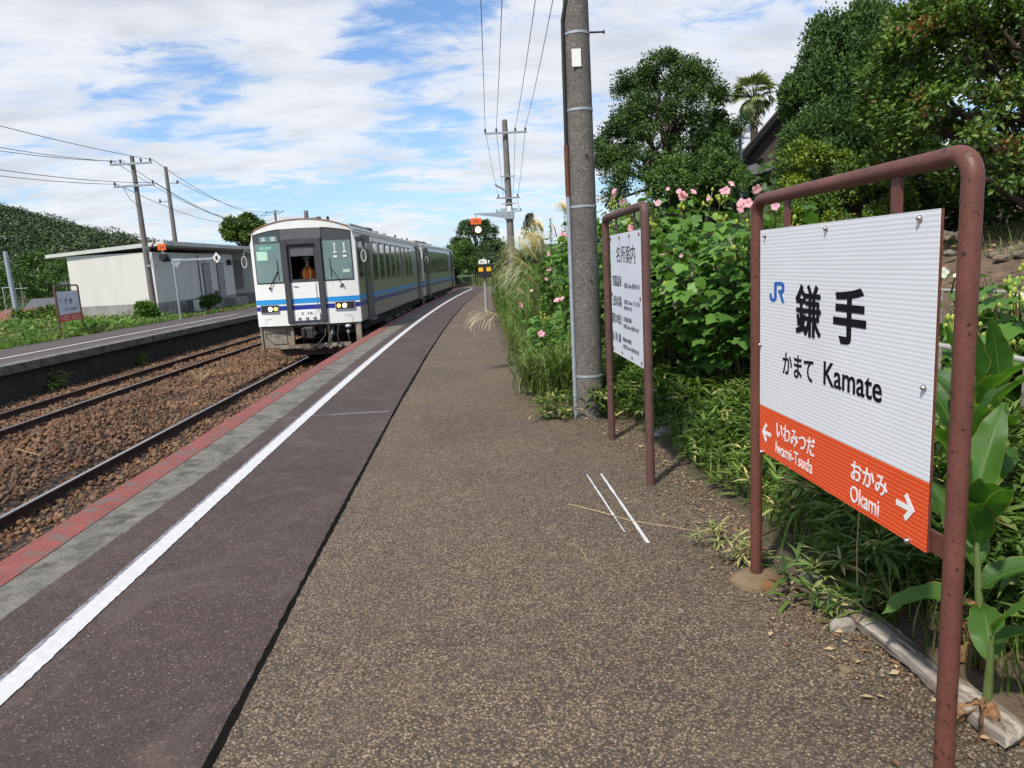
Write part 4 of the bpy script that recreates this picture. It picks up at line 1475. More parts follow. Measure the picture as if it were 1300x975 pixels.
    # sides: doors, windows
    for sx in (-1, 1):
        X = sx * (Wd + .001)
        def panel(nm, y0, y1, z0, z1, m, th, parent=t, bev=0):
            return MB().box((X, (y0 + y1) / 2, (z0 + z1) / 2), (th * 2, y1 - y0, z1 - z0), bev=bev).build(nm, mt[m], parent)
        cw = panel('crew_window', .42, .98, 1.12, 2.25, 't_dark', .010)
        panel('pane', .47, .93, 1.20, 2.18, 't_glasss', .014, cw)
        for y0, fl in ((1.22, 0), (L - 2.15, 1)):
            y1 = y0 + 1.02
            dr = panel('passenger_door', y0, y1, -.02, 2.32, 't_dark', .016)
            if fl == 0:
                panel('door_leaf', y0 + .14, y1 - .14, .06, 2.2, 't_mid', .020, dr)
            else:
                panel('door_leaf', y0 + .14, y1 - .14, .06, 2.2, 't_mid', .020, dr)
            for a in (y0 + .19, (y0 + y1) / 2 + .03):
                panel('pane', a, a + .27, 1.0, 2.1, 't_glasss', .024, dr)
            MB().box((sx * (Wd + .045), (y0 + y1) / 2, -.05), (.12, 1.0, .05), bev=.01).build('step', mt['t_mid'], dr)
        for k in range(9):
            y0 = 2.62 + k * 1.215
            if k == 8:
                continue
            wd = .80
            wn = panel('side_window', y0, y0 + wd, 1.04, 2.18, 't_dark', .010, bev=.008)
            panel('pane', y0 + .04, y0 + wd - .04, 1.09, 1.80, 't_glasss', .013, wn)
            panel('pane', y0 + .04, y0 + wd - .04, 1.84, 2.13, 't_glassd', .013, wn)
        ew = panel('end_window', L - .85, L - .35, 1.12, 2.2, 't_dark', .010)
        # mirror on a hooped bracket
        m_ = MB()
        m_.tube([(sx * (Wd - .02), .25, 1.95), (sx * (Wd + .16), .16, 2.02), (sx * (Wd + .20), .16, 1.90)], .012, 6)
        mr = m_.build('mirror_bracket', mt['galv'], t)
        m_ = MB()
        pts = [(sx * (Wd + .20) + .065 * math.cos(a), .16, 1.72 + .15 * math.sin(a)) for a in np.linspace(0, 2 * math.pi, 19)]
        m_.tube(pts, .012, 6, cap=False)
        m_.build('mirror_rim', mt['fascia'], mr, smooth=True)
        m_ = MB()
        m_.prism([(sx * (Wd + .20) + .06 * math.cos(a), 1.72 + .145 * math.sin(a)) for a in np.linspace(0, 2 * math.pi, 18, endpoint=False)], lambda a, b, d: (a, .165 + d, b), .02)
        m_.build('mirror_glass', mt['t_glassd'], mr)
    # faint red marks on the cant rail
    # roof equipment
    ac = MB()
    ac.box((.1, 5.2, 2.77), (.9, 2.6, .12), bev=.03)
    ac.build('roof_unit', mt['t_roof'], t)
    for c_, d_ in (((.25, 7.1, 2.77), (.7, .9, .13)), ((.3, 9.5, 2.76), (.3, .25, .14)), ((.3, 11.4, 2.76), (.3, .25, .12))):
        MB().box(c_, d_, bev=.02).build('roof_vent', mt['t_mid'], t)
    an = MB()
    an.lathe((.02, .75, 2.70), [(.10, 0), (.085, .03), (.06, .05), (.058, .30), (.05, .31)], 12)
    an.build('exhaust_stack', mt['t_mid'], t, smooth=True)
    an = MB()
    an.box((.02, .7, 2.79), (.55, .10, .03)).box((.35, .75, 2.80), (.10, .2, .06), bev=.02)
    an.build('roof_bracket', mt['t_dark'], t)
    an = MB().lathe((.62, .6, 2.66), [(.05, 0), (.06, .05), (.03, .08), (.045, .12), (.01, .17)], 10)
    an.build('roof_aerial', mt['black'], t, smooth=True)
    sm = MB()
    for x in (-.98, .98):
        sm.box((x, fy(x) - .0035, .20), (.34, .003, .006)).box((x - .17, fy(x) - .0035, .10), (.006, .003, .2)).box((x + .17, fy(x) - .0035, .10), (.006, .003, .2))
    sm.build('panel_seam', mt['t_mid'], t)
    MB().box((.93, fy(.93) - .006, .96), (.05, .008, .06)).build('socket', mt['t_mid'], t)
    # underframe
    u_ = MB()
    u_.box((0, L / 2 + .3, -.16), (2.3, L - .8, .32))
    for y0, w_, h_ in ((5.4, 1.6, .5), (7.5, 1.4, .45), (9.3, 1.2, .5), (11.0, .9, .4)):
        for sx in (-1, 1):
            u_.box((sx * .95, y0, -.30 - h_ / 2), (.7, w_, h_), bev=.03)
    u_.build('underframe', mt['t_under'], t)
    for yb in (2.6, L - 2.6):
        bg_ = MB()
        for sx in (-1, 1):
            bg_.box((sx * .86, yb, -.62), (.14, 2.5, .18), bev=.03)
            bg_.tube([(sx * .86, yb - .35, -.48), (sx * .86, yb - .35, -.36)], .12, 10)
            bg_.tube([(sx * .86, yb + .35, -.48), (sx * .86, yb + .35, -.36)], .12, 10)
        bg_.box((0, yb, -.58), (1.7, .4, .2))
        bo = bg_.build('bogie', mt['t_under'], t)
        for dy in (-.9, .9):
            for sx in (-1, 1):
                MB().lathe((sx * .535, yb + dy, -.62), [(.43, -.065), (.43, 0), (.41, .01), (.39, .045), (.15, .05), (.12, .07)], 24, (sx, 0, 0)).build('wheel', mt['rail_side'], bo, smooth=True)
            MB().tube([(-.6, yb + dy, -.62), (.6, yb + dy, -.62)], .07, 8).build('axle', mt['t_under'], bo)
    # skirts, coupler, hoses at the front
    sk = MB()
    sk.box((-.93, .22, -.31), (.78, .05, .58), bev=.01)
    sk.box((-1.33, .20, -.31), (.05, .10, .62))
    sk.build('skirt', mt['t_skirt'], t)
    sk = MB()
    sk.tube([(-1.22, .185, -.12), (-1.22, .185, -.30), (-1.02, .185, -.50), (-.66, .185, -.50), (-.66, .185, -.08)], .008, 5)
    sk.box((-.93, .19, -.20), (.60, .012, .012))
    sk.build('skirt_seam', mt['t_under'], t)
    sk = MB()
    sk.box((-.49, .18, -.31), (.07, .14, .62)).box((.49, .18, -.33), (.07, .14, .66)).box((1.27, .22, -.26), (.14, .12, .52))
    sk.box((.1, .17, -.58), (1.9, .09, .10)).box((0, .55, -.04), (2.4, .5, .08))
    sk.build('end_frame', mt['t_skirt'], t)
    sk = MB()
    sk.prism([(-.95, -.64), (.95, -.64), (.78, -.84), (-.78, -.84)], lambda a, b, d: (a, .10 + .25 * abs(a) + d, b), .03)
    sk.build('snow_plough', mt['rail_side'], t)
    cp = MB()
    cp.box((0, .28, -.22), (.26, .5, .22), bev=.03).box((0, -.02, -.22), (.30, .20, .34), bev=.05).box((-.12, -.12, -.20), (.09, .16, .26), bev=.03)
    cp.box((-.2, .3, -.12), (.18, .25, .2), bev=.02).box((.26, .3, -.16), (.16, .25, .24), bev=.02).lathe((.15, .0, -.24), [(.06, 0), (.07, .04), (.04, .1)], 10, (0, -1, 0))
    cp.build('coupler', mt['t_skirt'] if False else mt['t_under'], t)
    hs = MB()
    hs.tube([(.42, .08, -.12), (.42, -.02, -.30), (.20, -.06, -.55), (-.05, -.04, -.66), (-.2, .02, -.62)], .022, 8)
    hs.tube([(.62, .08, -.10), (.60, -.02, -.34), (.45, -.06, -.56), (.25, -.05, -.64), (.05, .0, -.60)], .022, 8)
    hs.tube([(.78, .08, -.05), (.74, -.02, -.30), (.76, -.05, -.52), (.90, .0, -.62)], .020, 8)
    hs.tube([(1.02, .1, -.10), (1.02, .02, -.30), (1.04, .02, -.50)], .022, 8)
    hs.build('brake_hose', mt['rubber'], t, smooth=True)
    hs = MB()
    hs.lathe((.60, .05, -.26), [(.04, -.05), (.05, 0), (.03, .07)], 8).lathe((1.02, .08, -.10), [(.06, -.04), (.09, 0), (.05, .05)], 10).lathe((1.02, .04, -.24), [(.03, -.04), (.04, 0), (.03, .04)], 8)
    hs.build('hose_tap', mt['galv'], t, smooth=True)
    return t


def car_pose(y0):
    x0, x1 = -4.6 + off(y0), -4.6 + off(y0 + L)
    return (x0 + .03, y0, ZB), -math.atan2(x1 - x0, L)


pos, rz = car_pose(19.45)
C1 = car('front car of the white and blue train arriving at the platform, headlights lit', pos, rz)
yb = 19.45 + L * math.cos(rz) + .35
pos2 = Vector(pos) + Matrix.Rotation(rz, 3, 'Z') @ Vector((0, L + .35, 0))
_, rz2 = car_pose(pos2.y)
C2 = car('second car of the white and blue train, coupled behind the front car', pos2, rz2, False)
gw = MB().box((0, -.16, 1.2), (.95, .30, 2.1)).build('gangway_bellows', mt['rubber'], C2)

# driver, standing in the cab behind the centre door
def skin_mesh(name, joints, edges, mats, parent, sub=2, matfn=None):
    me = bpy.data.meshes.new(name)
    me.from_pydata([j[0] for j in joints], edges, [])
    o = bpy.data.objects.new(name, me)
    col.objects.link(o)
    sk = o.modifiers.new('skin', 'SKIN')
    for i, j in enumerate(joints):
        r_ = j[1]
        me.skin_vertices[0].data[i].radius = r_ if isinstance(r_, tuple) else (r_, r_)
    me.skin_vertices[0].data[0].use_root = True
    ss_ = o.modifiers.new('sub', 'SUBSURF')
    ss_.levels = ss_.render_levels = sub
    dg = bpy.context.evaluated_depsgraph_get()
    m2 = bpy.data.meshes.new_from_object(o.evaluated_get(dg))
    bpy.data.objects.remove(o)
    for m in mats:
        m2.materials.append(m)
    for pl_ in m2.polygons:
        pl_.use_smooth = True
        pl_.material_index = matfn(pl_.center) if matfn else 0
    o = bpy.data.objects.new(name, m2)
    return link(o, parent)


dpos = Vector(pos) + Matrix.Rotation(rz, 3, 'Z') @ Vector((-.02, .55, .02))
dr = thing('person', 'person in green helmet and orange vest standing behind the centre window of the front car', 'person', dpos, rz)
J = [((0, 0, .95), (.13, .10)), ((0, 0, 1.15), (.12, .09)), ((0, 0, 1.36), (.15, .10)), ((0, 0, 1.46), (.06, .06)), ((0, -.01, 1.54), (.05, .05)), ((0, -.02, 1.62), (.075, .085)), ((0, -.01, 1.72), (.075, .085)),
     ((.17, 0, 1.40), .055), ((.24, -.04, 1.16), .042), ((.16, -.24, 1.12), .034), ((.12, -.30, 1.13), (.035, .02)),
     ((-.17, 0, 1.40), .055), ((-.24, -.04, 1.16), .042), ((-.16, -.24, 1.10), .034), ((-.12, -.30, 1.11), (.035, .02)),
     ((.09, 0, .86), .085), ((.10, -.01, .48), .055), ((.10, .01, .09), .038), ((.10, -.12, .04), (.038, .025)),
     ((-.09, 0, .86), .085), ((-.10, -.01, .48), .055), ((-.10, .01, .09), .038), ((-.10, -.12, .04), (.038, .025)),
     ((.0, -.115, 1.645), .014)]
E_ = [(0, 1), (1, 2), (2, 3), (3, 4), (4, 5), (5, 6), (2, 7), (7, 8), (8, 9), (9, 10), (2, 11), (11, 12), (12, 13), (13, 14), (0, 15), (15, 16), (16, 17), (17, 18), (0, 19), (19, 20), (20, 21), (21, 22), (5, 23)]
skin_mesh('body', J, E_, [mt['cloth_navy'], mt['skin']], dr, 2, lambda c: 1 if c.z > 1.49 or c.y < -.255 and c.z > .5 else 0)
for s_ in (-1, 1):
    fg = MB()
    for k in range(4):
        x = s_ * .12 + (k - 1.5) * .017
        fg.tube([(x, -.31, 1.13 if s_ > 0 else 1.11), (x, -.35, 1.125), (x, -.36, 1.10)], [.008, .007, .006], 6)
    fg.tube([(s_ * .09, -.29, 1.12), (s_ * .07, -.32, 1.12)], [.009, .007], 6)
    fg.build('fingers', mt['skin'], dr, smooth=True)
ve = MB()
ve.lathe((0, 0, 0), [(.165, .92), (.155, 1.10), (.178, 1.28), (.175, 1.38), (.10, 1.45), (.075, 1.47)], 20)
for i, v in enumerate(ve.v):
    ve.v[i] = (v[0] * 1.12, v[1] * .78 - .005, v[2])
vo_ = ve.build('vest', mt['cloth_orange'], dr, smooth=True)
st = MB()
for s_ in (-1, 1):
    st.tube([(s_ * .09, -.128, .95), (s_ * .085, -.135, 1.15), (s_ * .09, -.142, 1.30), (s_ * .085, -.10, 1.43), (s_ * .08, 0, 1.48)], .018, 6)
st.build('strap', mt['cloth_yellow'], vo_)
hm = MB().lathe((0, -.015, 1.70), [(.125, 0), (.122, .04), (.105, .09), (.06, .125), (.01, .135)], 18)
hm.box((0, -.13, 1.705), (.16, .06, .015), bev=.006)
hm.build('helmet', mt['helmet'], dr, smooth=True)
ey = MB()
for s_ in (-1, 1):
    ey.lathe((s_ * .032, -.098, 1.655), [(.011, 0), (.008, .006), (.001, .008)], 8, (0, -1, 0))
ey.build('eyes', mt['ink'], dr)

# ------------------------------------------------------------------ station building and far platform furniture
bz = R(-4.0)
BL = thing('station_building', 'low cream flat roofed station building with grey plinth behind the far platform', 'building', (-15.4, 37.3, -.12), bz)
bw, bl = 4.25, 10.2
mb = MB()
# walls: thick shell, local origin at the near right corner, x to the left negative, y along the track
mb.box((-bw / 2, bl / 2, 1.90), (bw, bl, 2.60))
mb.build('wall', mt['bldg'], BL)
MB().box((-bw / 2, bl / 2, .35), (bw + .03, bl + .03, .70), bev=.01).build('plinth', mt['plinth'], BL)
rf = MB()
x0, x1, y0, y1 = -bw - .95, .75, -.15, bl + 3.2
zl, zr, th = 3.16, 3.50, .20
vs = [(x0, y0, zl), (x1, y0, zr), (x1, y1, zr), (x0, y1, zl), (x0, y0, zl + .16), (x1, y0, zr + th), (x1, y1, zr + th), (x0, y1, zl + .16)]
rf.add(vs, [(0, 3, 2, 1), (4, 5, 6, 7), (0, 1, 5, 4), (1, 2, 6, 5), (2, 3, 7, 6), (3, 0, 4, 7)])
rf = rf.build('roof', mt['fascia'], BL)
vs = [(x0 + .05, y0 + .05, zl + .165), (x1 - .05, y0 + .05, zr + th + .005), (x1 - .05, y1 - .05, zr + th + .005), (x0 + .05, y1 - .05, zl + .165)]
MB().add(vs, [(0, 1, 2, 3)]).build('roofing', mt['roofing'], rf)
for y0, w in ((6.1, .85), (8.1, .85)):
    d = MB().box((.012, y0, 1.62), (.05, w + .14, 2.12)).build('door', mt['t_mid'], BL)
    MB().box((.030, y0, 1.60), (.05, w, 2.02)).build('door_leaf', mt['door_grey'], d)
    MB().box((.065, y0 + w * .36, 1.55), (.04, .06, .12)).build('handle', mt['black'], d)
MB().tube([(.04, 5.1, .55), (.04, 5.1, 3.1)], .03, 6).build('drain_pipe', mt['t_mid'], BL)
MB().box((.01, 5.95, 2.86), (.04, .7, .22)).build('name_plate', mt['fascia'], BL)
MB().box((.10, 7.0, .75), (.18, .16, .6), bev=.02).build('meter_box', mt['t_mid'], BL)
MB().box((.35, 9.3, .28), (.7, 2.0, .5), bev=.02).build('step', mt['plinth'], BL)
lp = MB().box((.15, 9.3, 2.7), (.25, .15, .35), bev=.02).build('wall_lamp', mt['black'], BL)
# separate waiting hut further on
t = thing('waiting_shelter', 'grey panelled waiting shelter half hidden behind the front of the train', 'shelter', (-14.2, 50.2, -.12), R(-5))
MB().box((-1.6, 2.6, 1.95), (3.2, 5.2, 2.5)).build('wall', mt['bldg'], t)
MB().box((-1.6, 2.6, .35), (3.24, 5.24, .7)).build('plinth', mt['plinth'], t)
MB().box((-1.6, 2.6, 3.3), (4.0, 5.8, .2)).build('roof', mt['fascia'], t)
for y in (.7, 2.0, 3.3, 4.6):
    MB().box((.01, y, 1.95), (.04, .06, 2.5)).build('panel_strip', mt['door_grey'], t)
mb = MB()
rr = random.Random(4)
for k in range(16):
    cx, cy = rr.uniform(.3, 2.0), rr.uniform(1.15, 1.65)
    a = rr.uniform(0, 3)
    pts = [(cx + .13 * math.cos(b), cy + .07 * math.sin(b + a)) for b in np.linspace(0, 2 * math.pi, 7, endpoint=False)]
    mb.prism(pts, lambda a_, b_, d: (.004 + k * .0005 + d, a_, b_), .002)
mb.build('painted_leaf_pattern', M('dark green paint', (.03, .07, .05), rough=.7), t)
MB().box((-1.2, -.03, 1.95), (.9, .05, 1.9)).build('notice_board', mt['door_grey'], t)

t = thing('air_conditioner_unit', 'small white outdoor fan unit standing in weeds against the side of the station building', 'outdoor unit', (-14.75, 41.0, -.1), bz)
MB().box((0, 0, .32), (.32, .80, .60), bev=.02).build('casing', mt['t_white'], t)
MB().lathe((.165, .1, .33), [(.22, 0), (.22, .012), (.18, .016)], 20, (1, 0, 0)).build('fan_grille', mt['t_dark'], t)
t = thing('scrap_metal', 'dark upright corrugated sheets leaning beside the fan unit at the station wall', 'sheets', (-14.85, 40.0, -.1), bz)
mb = MB()
for k in range(6):
    mb.box((.02 * (k % 2), (k - 2.5) * .11, .33), (.04, .08, .66))
mb.build('sheet', mt['t_mid'], t)

t = thing('signal_post', 'pale grey post with arm, orange plate and white diamond on the far platform', 'signal post', (-12.85, 33.3, -.1))
ht = 2.62
MB().tube([(0, 0, 0), (0, 0, ht)], .048, 12).build('post', mt['galv'], t, smooth=True)
ar = MB().box((.85, 0, ht - .03), (1.75, .09, .09), bev=.01)
ar.prism([(-.14, ht + .06), (.42, ht + .06), (.42, ht - .02), (.12, ht - .36), (-.14, ht - .10)], lambda a, b, d: (a, -.03 + d, b), .06)
ar.build('arm', mt['galv'], t)
MB().box((-.42, 0, ht + .58), (.34, .08, .28), bev=.01).build('orange_plate', mt['orange'], t)
text_mesh('lettering', '24', .13, face_mx((-.53, -.041, ht + .51), (1, 0, 0), (0, 0, 1)), mt['pipe_old'], t, .01, width=.22)
MB().box((-.42, 0, ht + .41), (.06, .05, .08)).build('bracket', mt['galv'], t)
lh = MB().lathe((-.36, .05, ht + .14), [(.21, 0), (.21, .10), (.16, .13), (.14, .32)], 16, (0, -1, 0)).box((-.25, 0, ht + .02), (.3, .15, .16), bev=.02)
lh.build('lamp_housing', mt['black'], t)
dm = MB()
dm.prism([(1.72, ht), (1.90, ht + .24), (2.08, ht), (1.90, ht - .24)], lambda a, b, d: (a, -.06 + d, b), .03)
dmo = dm.build('diamond_plate', mt['t_white'], t)
MB().box((1.90, -.064, ht - .02), (.10, .006, .16)).build('black_mark', mt['black'], dmo)
mb = MB().prism([(1.90, ht + .12), (1.94, ht + .05), (1.86, ht + .05)], lambda a, b, d: (a, -.067 + d, b), .006)
mb.build('black_mark', mt['black'], dmo)
MB().box((0, 0, .01), (.22, .22, .02)).build('base_plate', mt['galv'], t)

# far copy of the station name board, facing the far track
A, B = gp(78, 428, -.1), gp(107, 421, -.1)
t = thing('station_name_sign', 'small distant Kamate name board in a thin rusty frame among weeds on the far platform', 'station sign', A, 0)
d = (B - A)
dl = d.length
rt = d.normalized()
t.rotation_euler = (0, 0, math.atan2(rt.y, rt.x))
hh = at(70, 363, A.y).z + .1
w_ = dl
mb = MB()
pts = [(0, 0, 0), (0, 0, hh - .08), (.03, 0, hh - .02), (.09, 0, hh), (w_ - .09, 0, hh), (w_ - .03, 0, hh - .02), (w_, 0, hh - .08), (w_, 0, 0)]
mb.tube(pts, .03, 8)
mb.build('frame', mt['pipe_old'], t, smooth=True)
bb = MB().box((w_ / 2, 0, hh - .72), (w_ - .28, .02, 1.06)).build('board', mt['pipe'], t)
MB().box((w_ / 2, -.012, hh - .60), (w_ - .29, .006, .80)).build('white_panel', mt['board_plain'], bb)
MB().box((w_ / 2, -.012, hh - 1.13), (w_ - .29, .006, .235)).build('orange_panel', M('red orange panel', (.72, .06, .03), rough=.4), bb)
fm = lambda x, z: face_mx((x, -.0155, z), (1, 0, 0), (0, 0, 1))
k = w_ - .28
x0 = .14
text_mesh('lettering', '鎌', .20, fm(x0 + k * .30, hh - .66), mt['ink'], bb, .03, width=k * .15)
text_mesh('lettering', '手', .20, fm(x0 + k * .52, hh - .66), mt['ink'], bb, .03, width=k * .15)
text_mesh('lettering', 'JR', .09, fm(x0 + k * .08, hh - .56), mt['ink_blue'], bb, .02, width=k * .12)
text_mesh('lettering', 'かまて', .075, fm(x0 + k * .24, hh - .86), mt['ink'], bb, .02, width=k * .24)
text_mesh('lettering', 'Kamate', .075, fm(x0 + k * .54, hh - .86), mt['ink'], bb, .02, width=k * .30)
text_mesh('lettering', 'おかみ', .055, fm(x0 + k * .18, hh - 1.11), mt['ink_white'], bb, .02, width=k * .2)
text_mesh('lettering', 'Okami', .05, fm(x0 + k * .18, hh - 1.19), mt['ink_white'], bb, .02, width=k * .2)
text_mesh('lettering', 'いわみつだ', .055, fm(x0 + k * .55, hh - 1.11), mt['ink_white'], bb, .02, width=k * .3)
text_mesh('lettering', 'Iwami-Tsuda', .05, fm(x0 + k * .55, hh - 1.19), mt['ink_white'], bb, .02, width=k * .3)
text_mesh('arrow', '←', .05, fm(x0 + k * .05, hh - 1.15), mt['ink_white'], bb, .03, width=k * .08)
text_mesh('arrow', '→', .05, fm(x0 + k * .87, hh - 1.15), mt['ink_white'], bb, .03, width=k * .08)

# far houses
mt['tile_red'] = M('red brown roof tiles', (.24, .075, .045), (.16, .055, .04), 3, .7, bmp=.5, bscale=8)
mt['tile_grey'] = M('grey roof tiles', (.10, .10, .11), (.07, .07, .08), 3, .6, bmp=.5, bscale=8)
mt['wall_tan'] = M('tan wall', (.42, .34, .25), (.34, .27, .2), 1, .85)
mt['glass_dark'] = M('dark window', (.04, .05, .06), rough=.15)
mt['darkwood'] = M('dark stained timber', (.045, .032, .025), (.03, .022, .018), 4, .8)


def house(label, loc, rz, w, d, h, rh, roofm, wallm, wins=2):
    t = thing('house', label, 'house', loc, rz)
    MB().box((0, 0, h / 2), (w, d, h)).build('wall', mt[wallm], t)
    o_ = .5
    mb = MB()
    vs = [(-w / 2 - o_, -d / 2 - o_, h), (w / 2 + o_, -d / 2 - o_, h), (w / 2 + o_, d / 2 + o_, h), (-w / 2 - o_, d / 2 + o_, h), (-w / 2 - o_, 0, h + rh), (w / 2 + o_, 0, h + rh),
          (-w / 2 - o_, -d / 2 - o_, h + .12), (w / 2 + o_, -d / 2 - o_, h + .12)]
    mb.add(vs[:6], [(0, 1, 5, 4), (2, 3, 4, 5), (0, 4, 3), (1, 2, 5), (0, 3, 2, 1)])
    mb.build('roof', mt[roofm], t)
    for k in range(wins):
        x = -w / 2 + w * (k + .5) / wins
        f = MB().box((x, -d / 2 - .01, h * .55), (w / wins * .45, .06, h * .35)).build('window', mt['fascia'], t)
        MB().box((x, -d / 2 - .035, h * .55), (w / wins * .40, .04, h * .30)).build('pane', mt['glass_dark'], f)
    return t


def put_house(px, py, Y, **kw):
    p_ = at(px, py, Y)
    return p_


g_ = at(72, 380, 85)
house('far tan house with a grey hipped roof behind the far name board', (g_.x, 86, -3.6), R(12), 5, 5, g_.z + 3.3 - .6, 1.1, 'tile_grey', 'wall_tan', 2)
g_ = at(44, 395, 72)
house('low house with a long red tiled roof beyond the weeds at the left', (g_.x, 72, -3.8), R(8), 4.2, 3.5, g_.z + 3.4, .7, 'tile_red', 'wall_tan', 2)
g_ = at(22, 405, 66)
house('small shed with a faded red roof at the far left', (g_.x + .5, 64, -3.8), R(-20), 4, 4, g_.z + 3.2, .9, 'tile_red', 'wall_tan', 1)
g_ = at(27, 365, 95)
pole_thing('distant thin pole with a small crossarm in front of the wooded hill', (g_.x, 95, -3.5), g_.z + 4, .15, [(g_.z + 3.4, 1.8, (), 0)])
g_ = at(83, 357, 90)
t = thing('tv_aerial', 'tiny television aerial above the far houses', 'aerial', (g_.x, 90, g_.z - 1.2))
MB().tube([(0, 0, -1), (0, 0, 1.4)], .04, 5).build('mast', mt['galv'], t)
MB().box((0, 0, 1.0), (1.6, .05, .05)).box((-.4, 0, 1.0), (.05, .05, .5)).box((.4, 0, 1.0), (.05, .05, .5)).build('element', mt['galv'], t)

# house on the hill at the right
hp_ = at(966, 222, 38)
H = thing('hillside_house', 'dark timber house with a steep tiled gable half hidden behind the tall juniper tree', 'house', (hp_.x + 2.7, 40.5, hp_.z - 2.4), R(-38))
MB().box((0, 2, 1.4), (5.4, 6, 3.2)).build('wall', mt['darkwood'], H)
MB().box((0, 2, 0), (5.6, 6.2, .8)).build('foundation', mt['plinth'], H)


def slab(pts, t_, nm, m, parent):
    n_ = (Vector(pts[1]) - Vector(pts[0])).cross(Vector(pts[2]) - Vector(pts[0])).normalized() * t_
    vs = [Vector(p) for p in pts] + [Vector(p) + n_ for p in pts]
    return MB().add(vs, [(3, 2, 1, 0), (4, 5, 6, 7), (0, 1, 5, 4), (1, 2, 6, 5), (2, 3, 7, 6), (3, 0, 4, 7)]).build(nm, m, parent)


slab([(-3.9, -1.8, 2.55), (3.9, -1.8, 2.55), (3.9, -.3, 3.35), (-3.9, -.3, 3.35)], .12, 'lower_roof', mt['tile_grey'], H)
gb = MB()
gb.prism([(-2.5, 3.3), (2.5, 3.3), (0, 5.9)], lambda a, b, d: (a, -.6 + d, b), .1)
gb.build('gable', mt['darkwood'], H)
slab([(-3.1, -1.2, 3.1), (0, -1.2, 6.2), (0, 6, 6.2), (-3.1, 6, 3.1)], -.16, 'roof', mt['tile_grey'], H)
slab([(0, -1.2, 6.2), (3.1, -1.2, 3.1), (3.1, 6, 3.1), (0, 6, 6.2)], -.16, 'roof', mt['tile_grey'], H)
for sx in (-1, 1):
    MB().tube([(sx * 3.1, -1.22, 3.1), (0, -1.22, 6.2)], .10, 6).build('barge_board', mt['darkwood'], H)
for x in (-1.3, 1.3):
    f = MB().box((x, -1.02, 1.55), (1.1, .08, 1.3)).build('window', mt['fascia'], H)
    MB().box((x, -1.05, 1.55), (.95, .06, 1.15)).build('pane', M('pale blue glass', (.25, .38, .55), rough=.1), f)
bk = MB().box((0, -1.5, .62), (5.0, .9, .1))
for k in range(14):
    bk.box((-2.4 + k * .37, -1.92, .95), (.06, .05, .6))
bk.box((0, -1.92, 1.26), (5.0, .07, .07))
bk.build('balcony', mt['darkwood'], H)
p_ = at(940, 232, 36)
pt = pole_thing('slim pale pole with brackets in front of the dark timber house', (p_.x, 36, p_.z - .5), at(938, 150, 36).z - p_.z + .5, .11, [(2.6, .9, (), 0)], mat='concrete')
MB().lathe((.38, .1, 3.0 - .1), [(.13, 0), (.15, .1), (.15, .45), (.11, .5)], 12).build('transformer', mt['galv'], pt, smooth=True)

# ------------------------------------------------------------------ trees
def E(px, py, Y, rx, ry, rz_):
    c = at(px, py, Y)
    return ((c.x, c.y, c.z), (rx, ry, rz_))


def groundp(x, y):
    return (x, y, float(gz(x, y)) - .1)


e = [E(848, 150, 36, 2.6, 2.6, 2.5), E(800, 195, 36, 1.7, 2.0, 1.7), E(880, 185, 36, 2.0, 2.2, 2.0), E(835, 215, 35, 2.4, 2.2, 2.2), E(822, 245, 34, 1.9, 2.0, 1.5), E(785, 175, 36, 1.0, 1.2, .9), E(775, 205, 36, .9, 1.0, .9), E(858, 108, 36, 1.6, 1.6, 1.2)]
make_tree('broadleaf_tree', 'tall dark rounded broadleaf tree behind the information sign', groundp(e[0][0][0], 36), e, .30, 900, .40, 85, .135, mt['tree_dark'], 11)
e = [E(888, 215, 33, 1.1, 1.5, 1.15), E(898, 243, 31, 1.4, 1.5, 1.3), E(865, 235, 32, 1.4, 1.5, 1.3), E(922, 208, 48, 1.4, 1.6, 1.4)]
make_tree('broadleaf_tree', 'lower bushy green tree between the big dark tree and the slim pole', groundp(e[0][0][0], 33), e, .18, 420, .38, 60, .15, mt['tree_mid'], 12)
e = [E(1078, 95, 17, 1.15, 1.2, 1.2), E(1050, 140, 17, .95, 1.1, 1.05), E(1110, 120, 17, 1.05, 1.1, 1.35), E(1085, 185, 16.5, 1.45, 1.4, 1.3), E(1030, 205, 16.5, .70, .9, .85), E(1088, 50, 17, .62, .7, .72), E(1135, 190, 17, .8, .9, 1.4), E(1070, 250, 16.5, 1.4, 1.2, .9)]
make_tree('juniper_tree', 'tall dense dark green juniper in the middle of the right hand trees', groundp(e[3][0][0], 17), e, .22, 1250, .25, 110, .085, mt['conifer'], 13, upw=.2, flat=1.25, droop=-.8, shell=(.7, 1.06), bulge=(.12, .26, 1.0))
e = [E(1070, 262, 12.8, .85, .7, .6), E(1022, 262, 12.8, .45, .5, .5), E(1110, 250, 12.5, .7, .6, .7), E(1040, 222, 13, .70, .7, .45), E(1020, 300, 12.5, .8, .6, .5), E(1090, 295, 12.3, .9, .6, .5)]
make_tree('hedge_shrub', 'bright yellow green leafy shrub at the foot of the juniper', groundp(e[0][0][0], 12.8), e, .08, 640, .16, 60, .065, mt['yellowish'], 14, cat='shrub', extra=(mt['conifer'], .45))
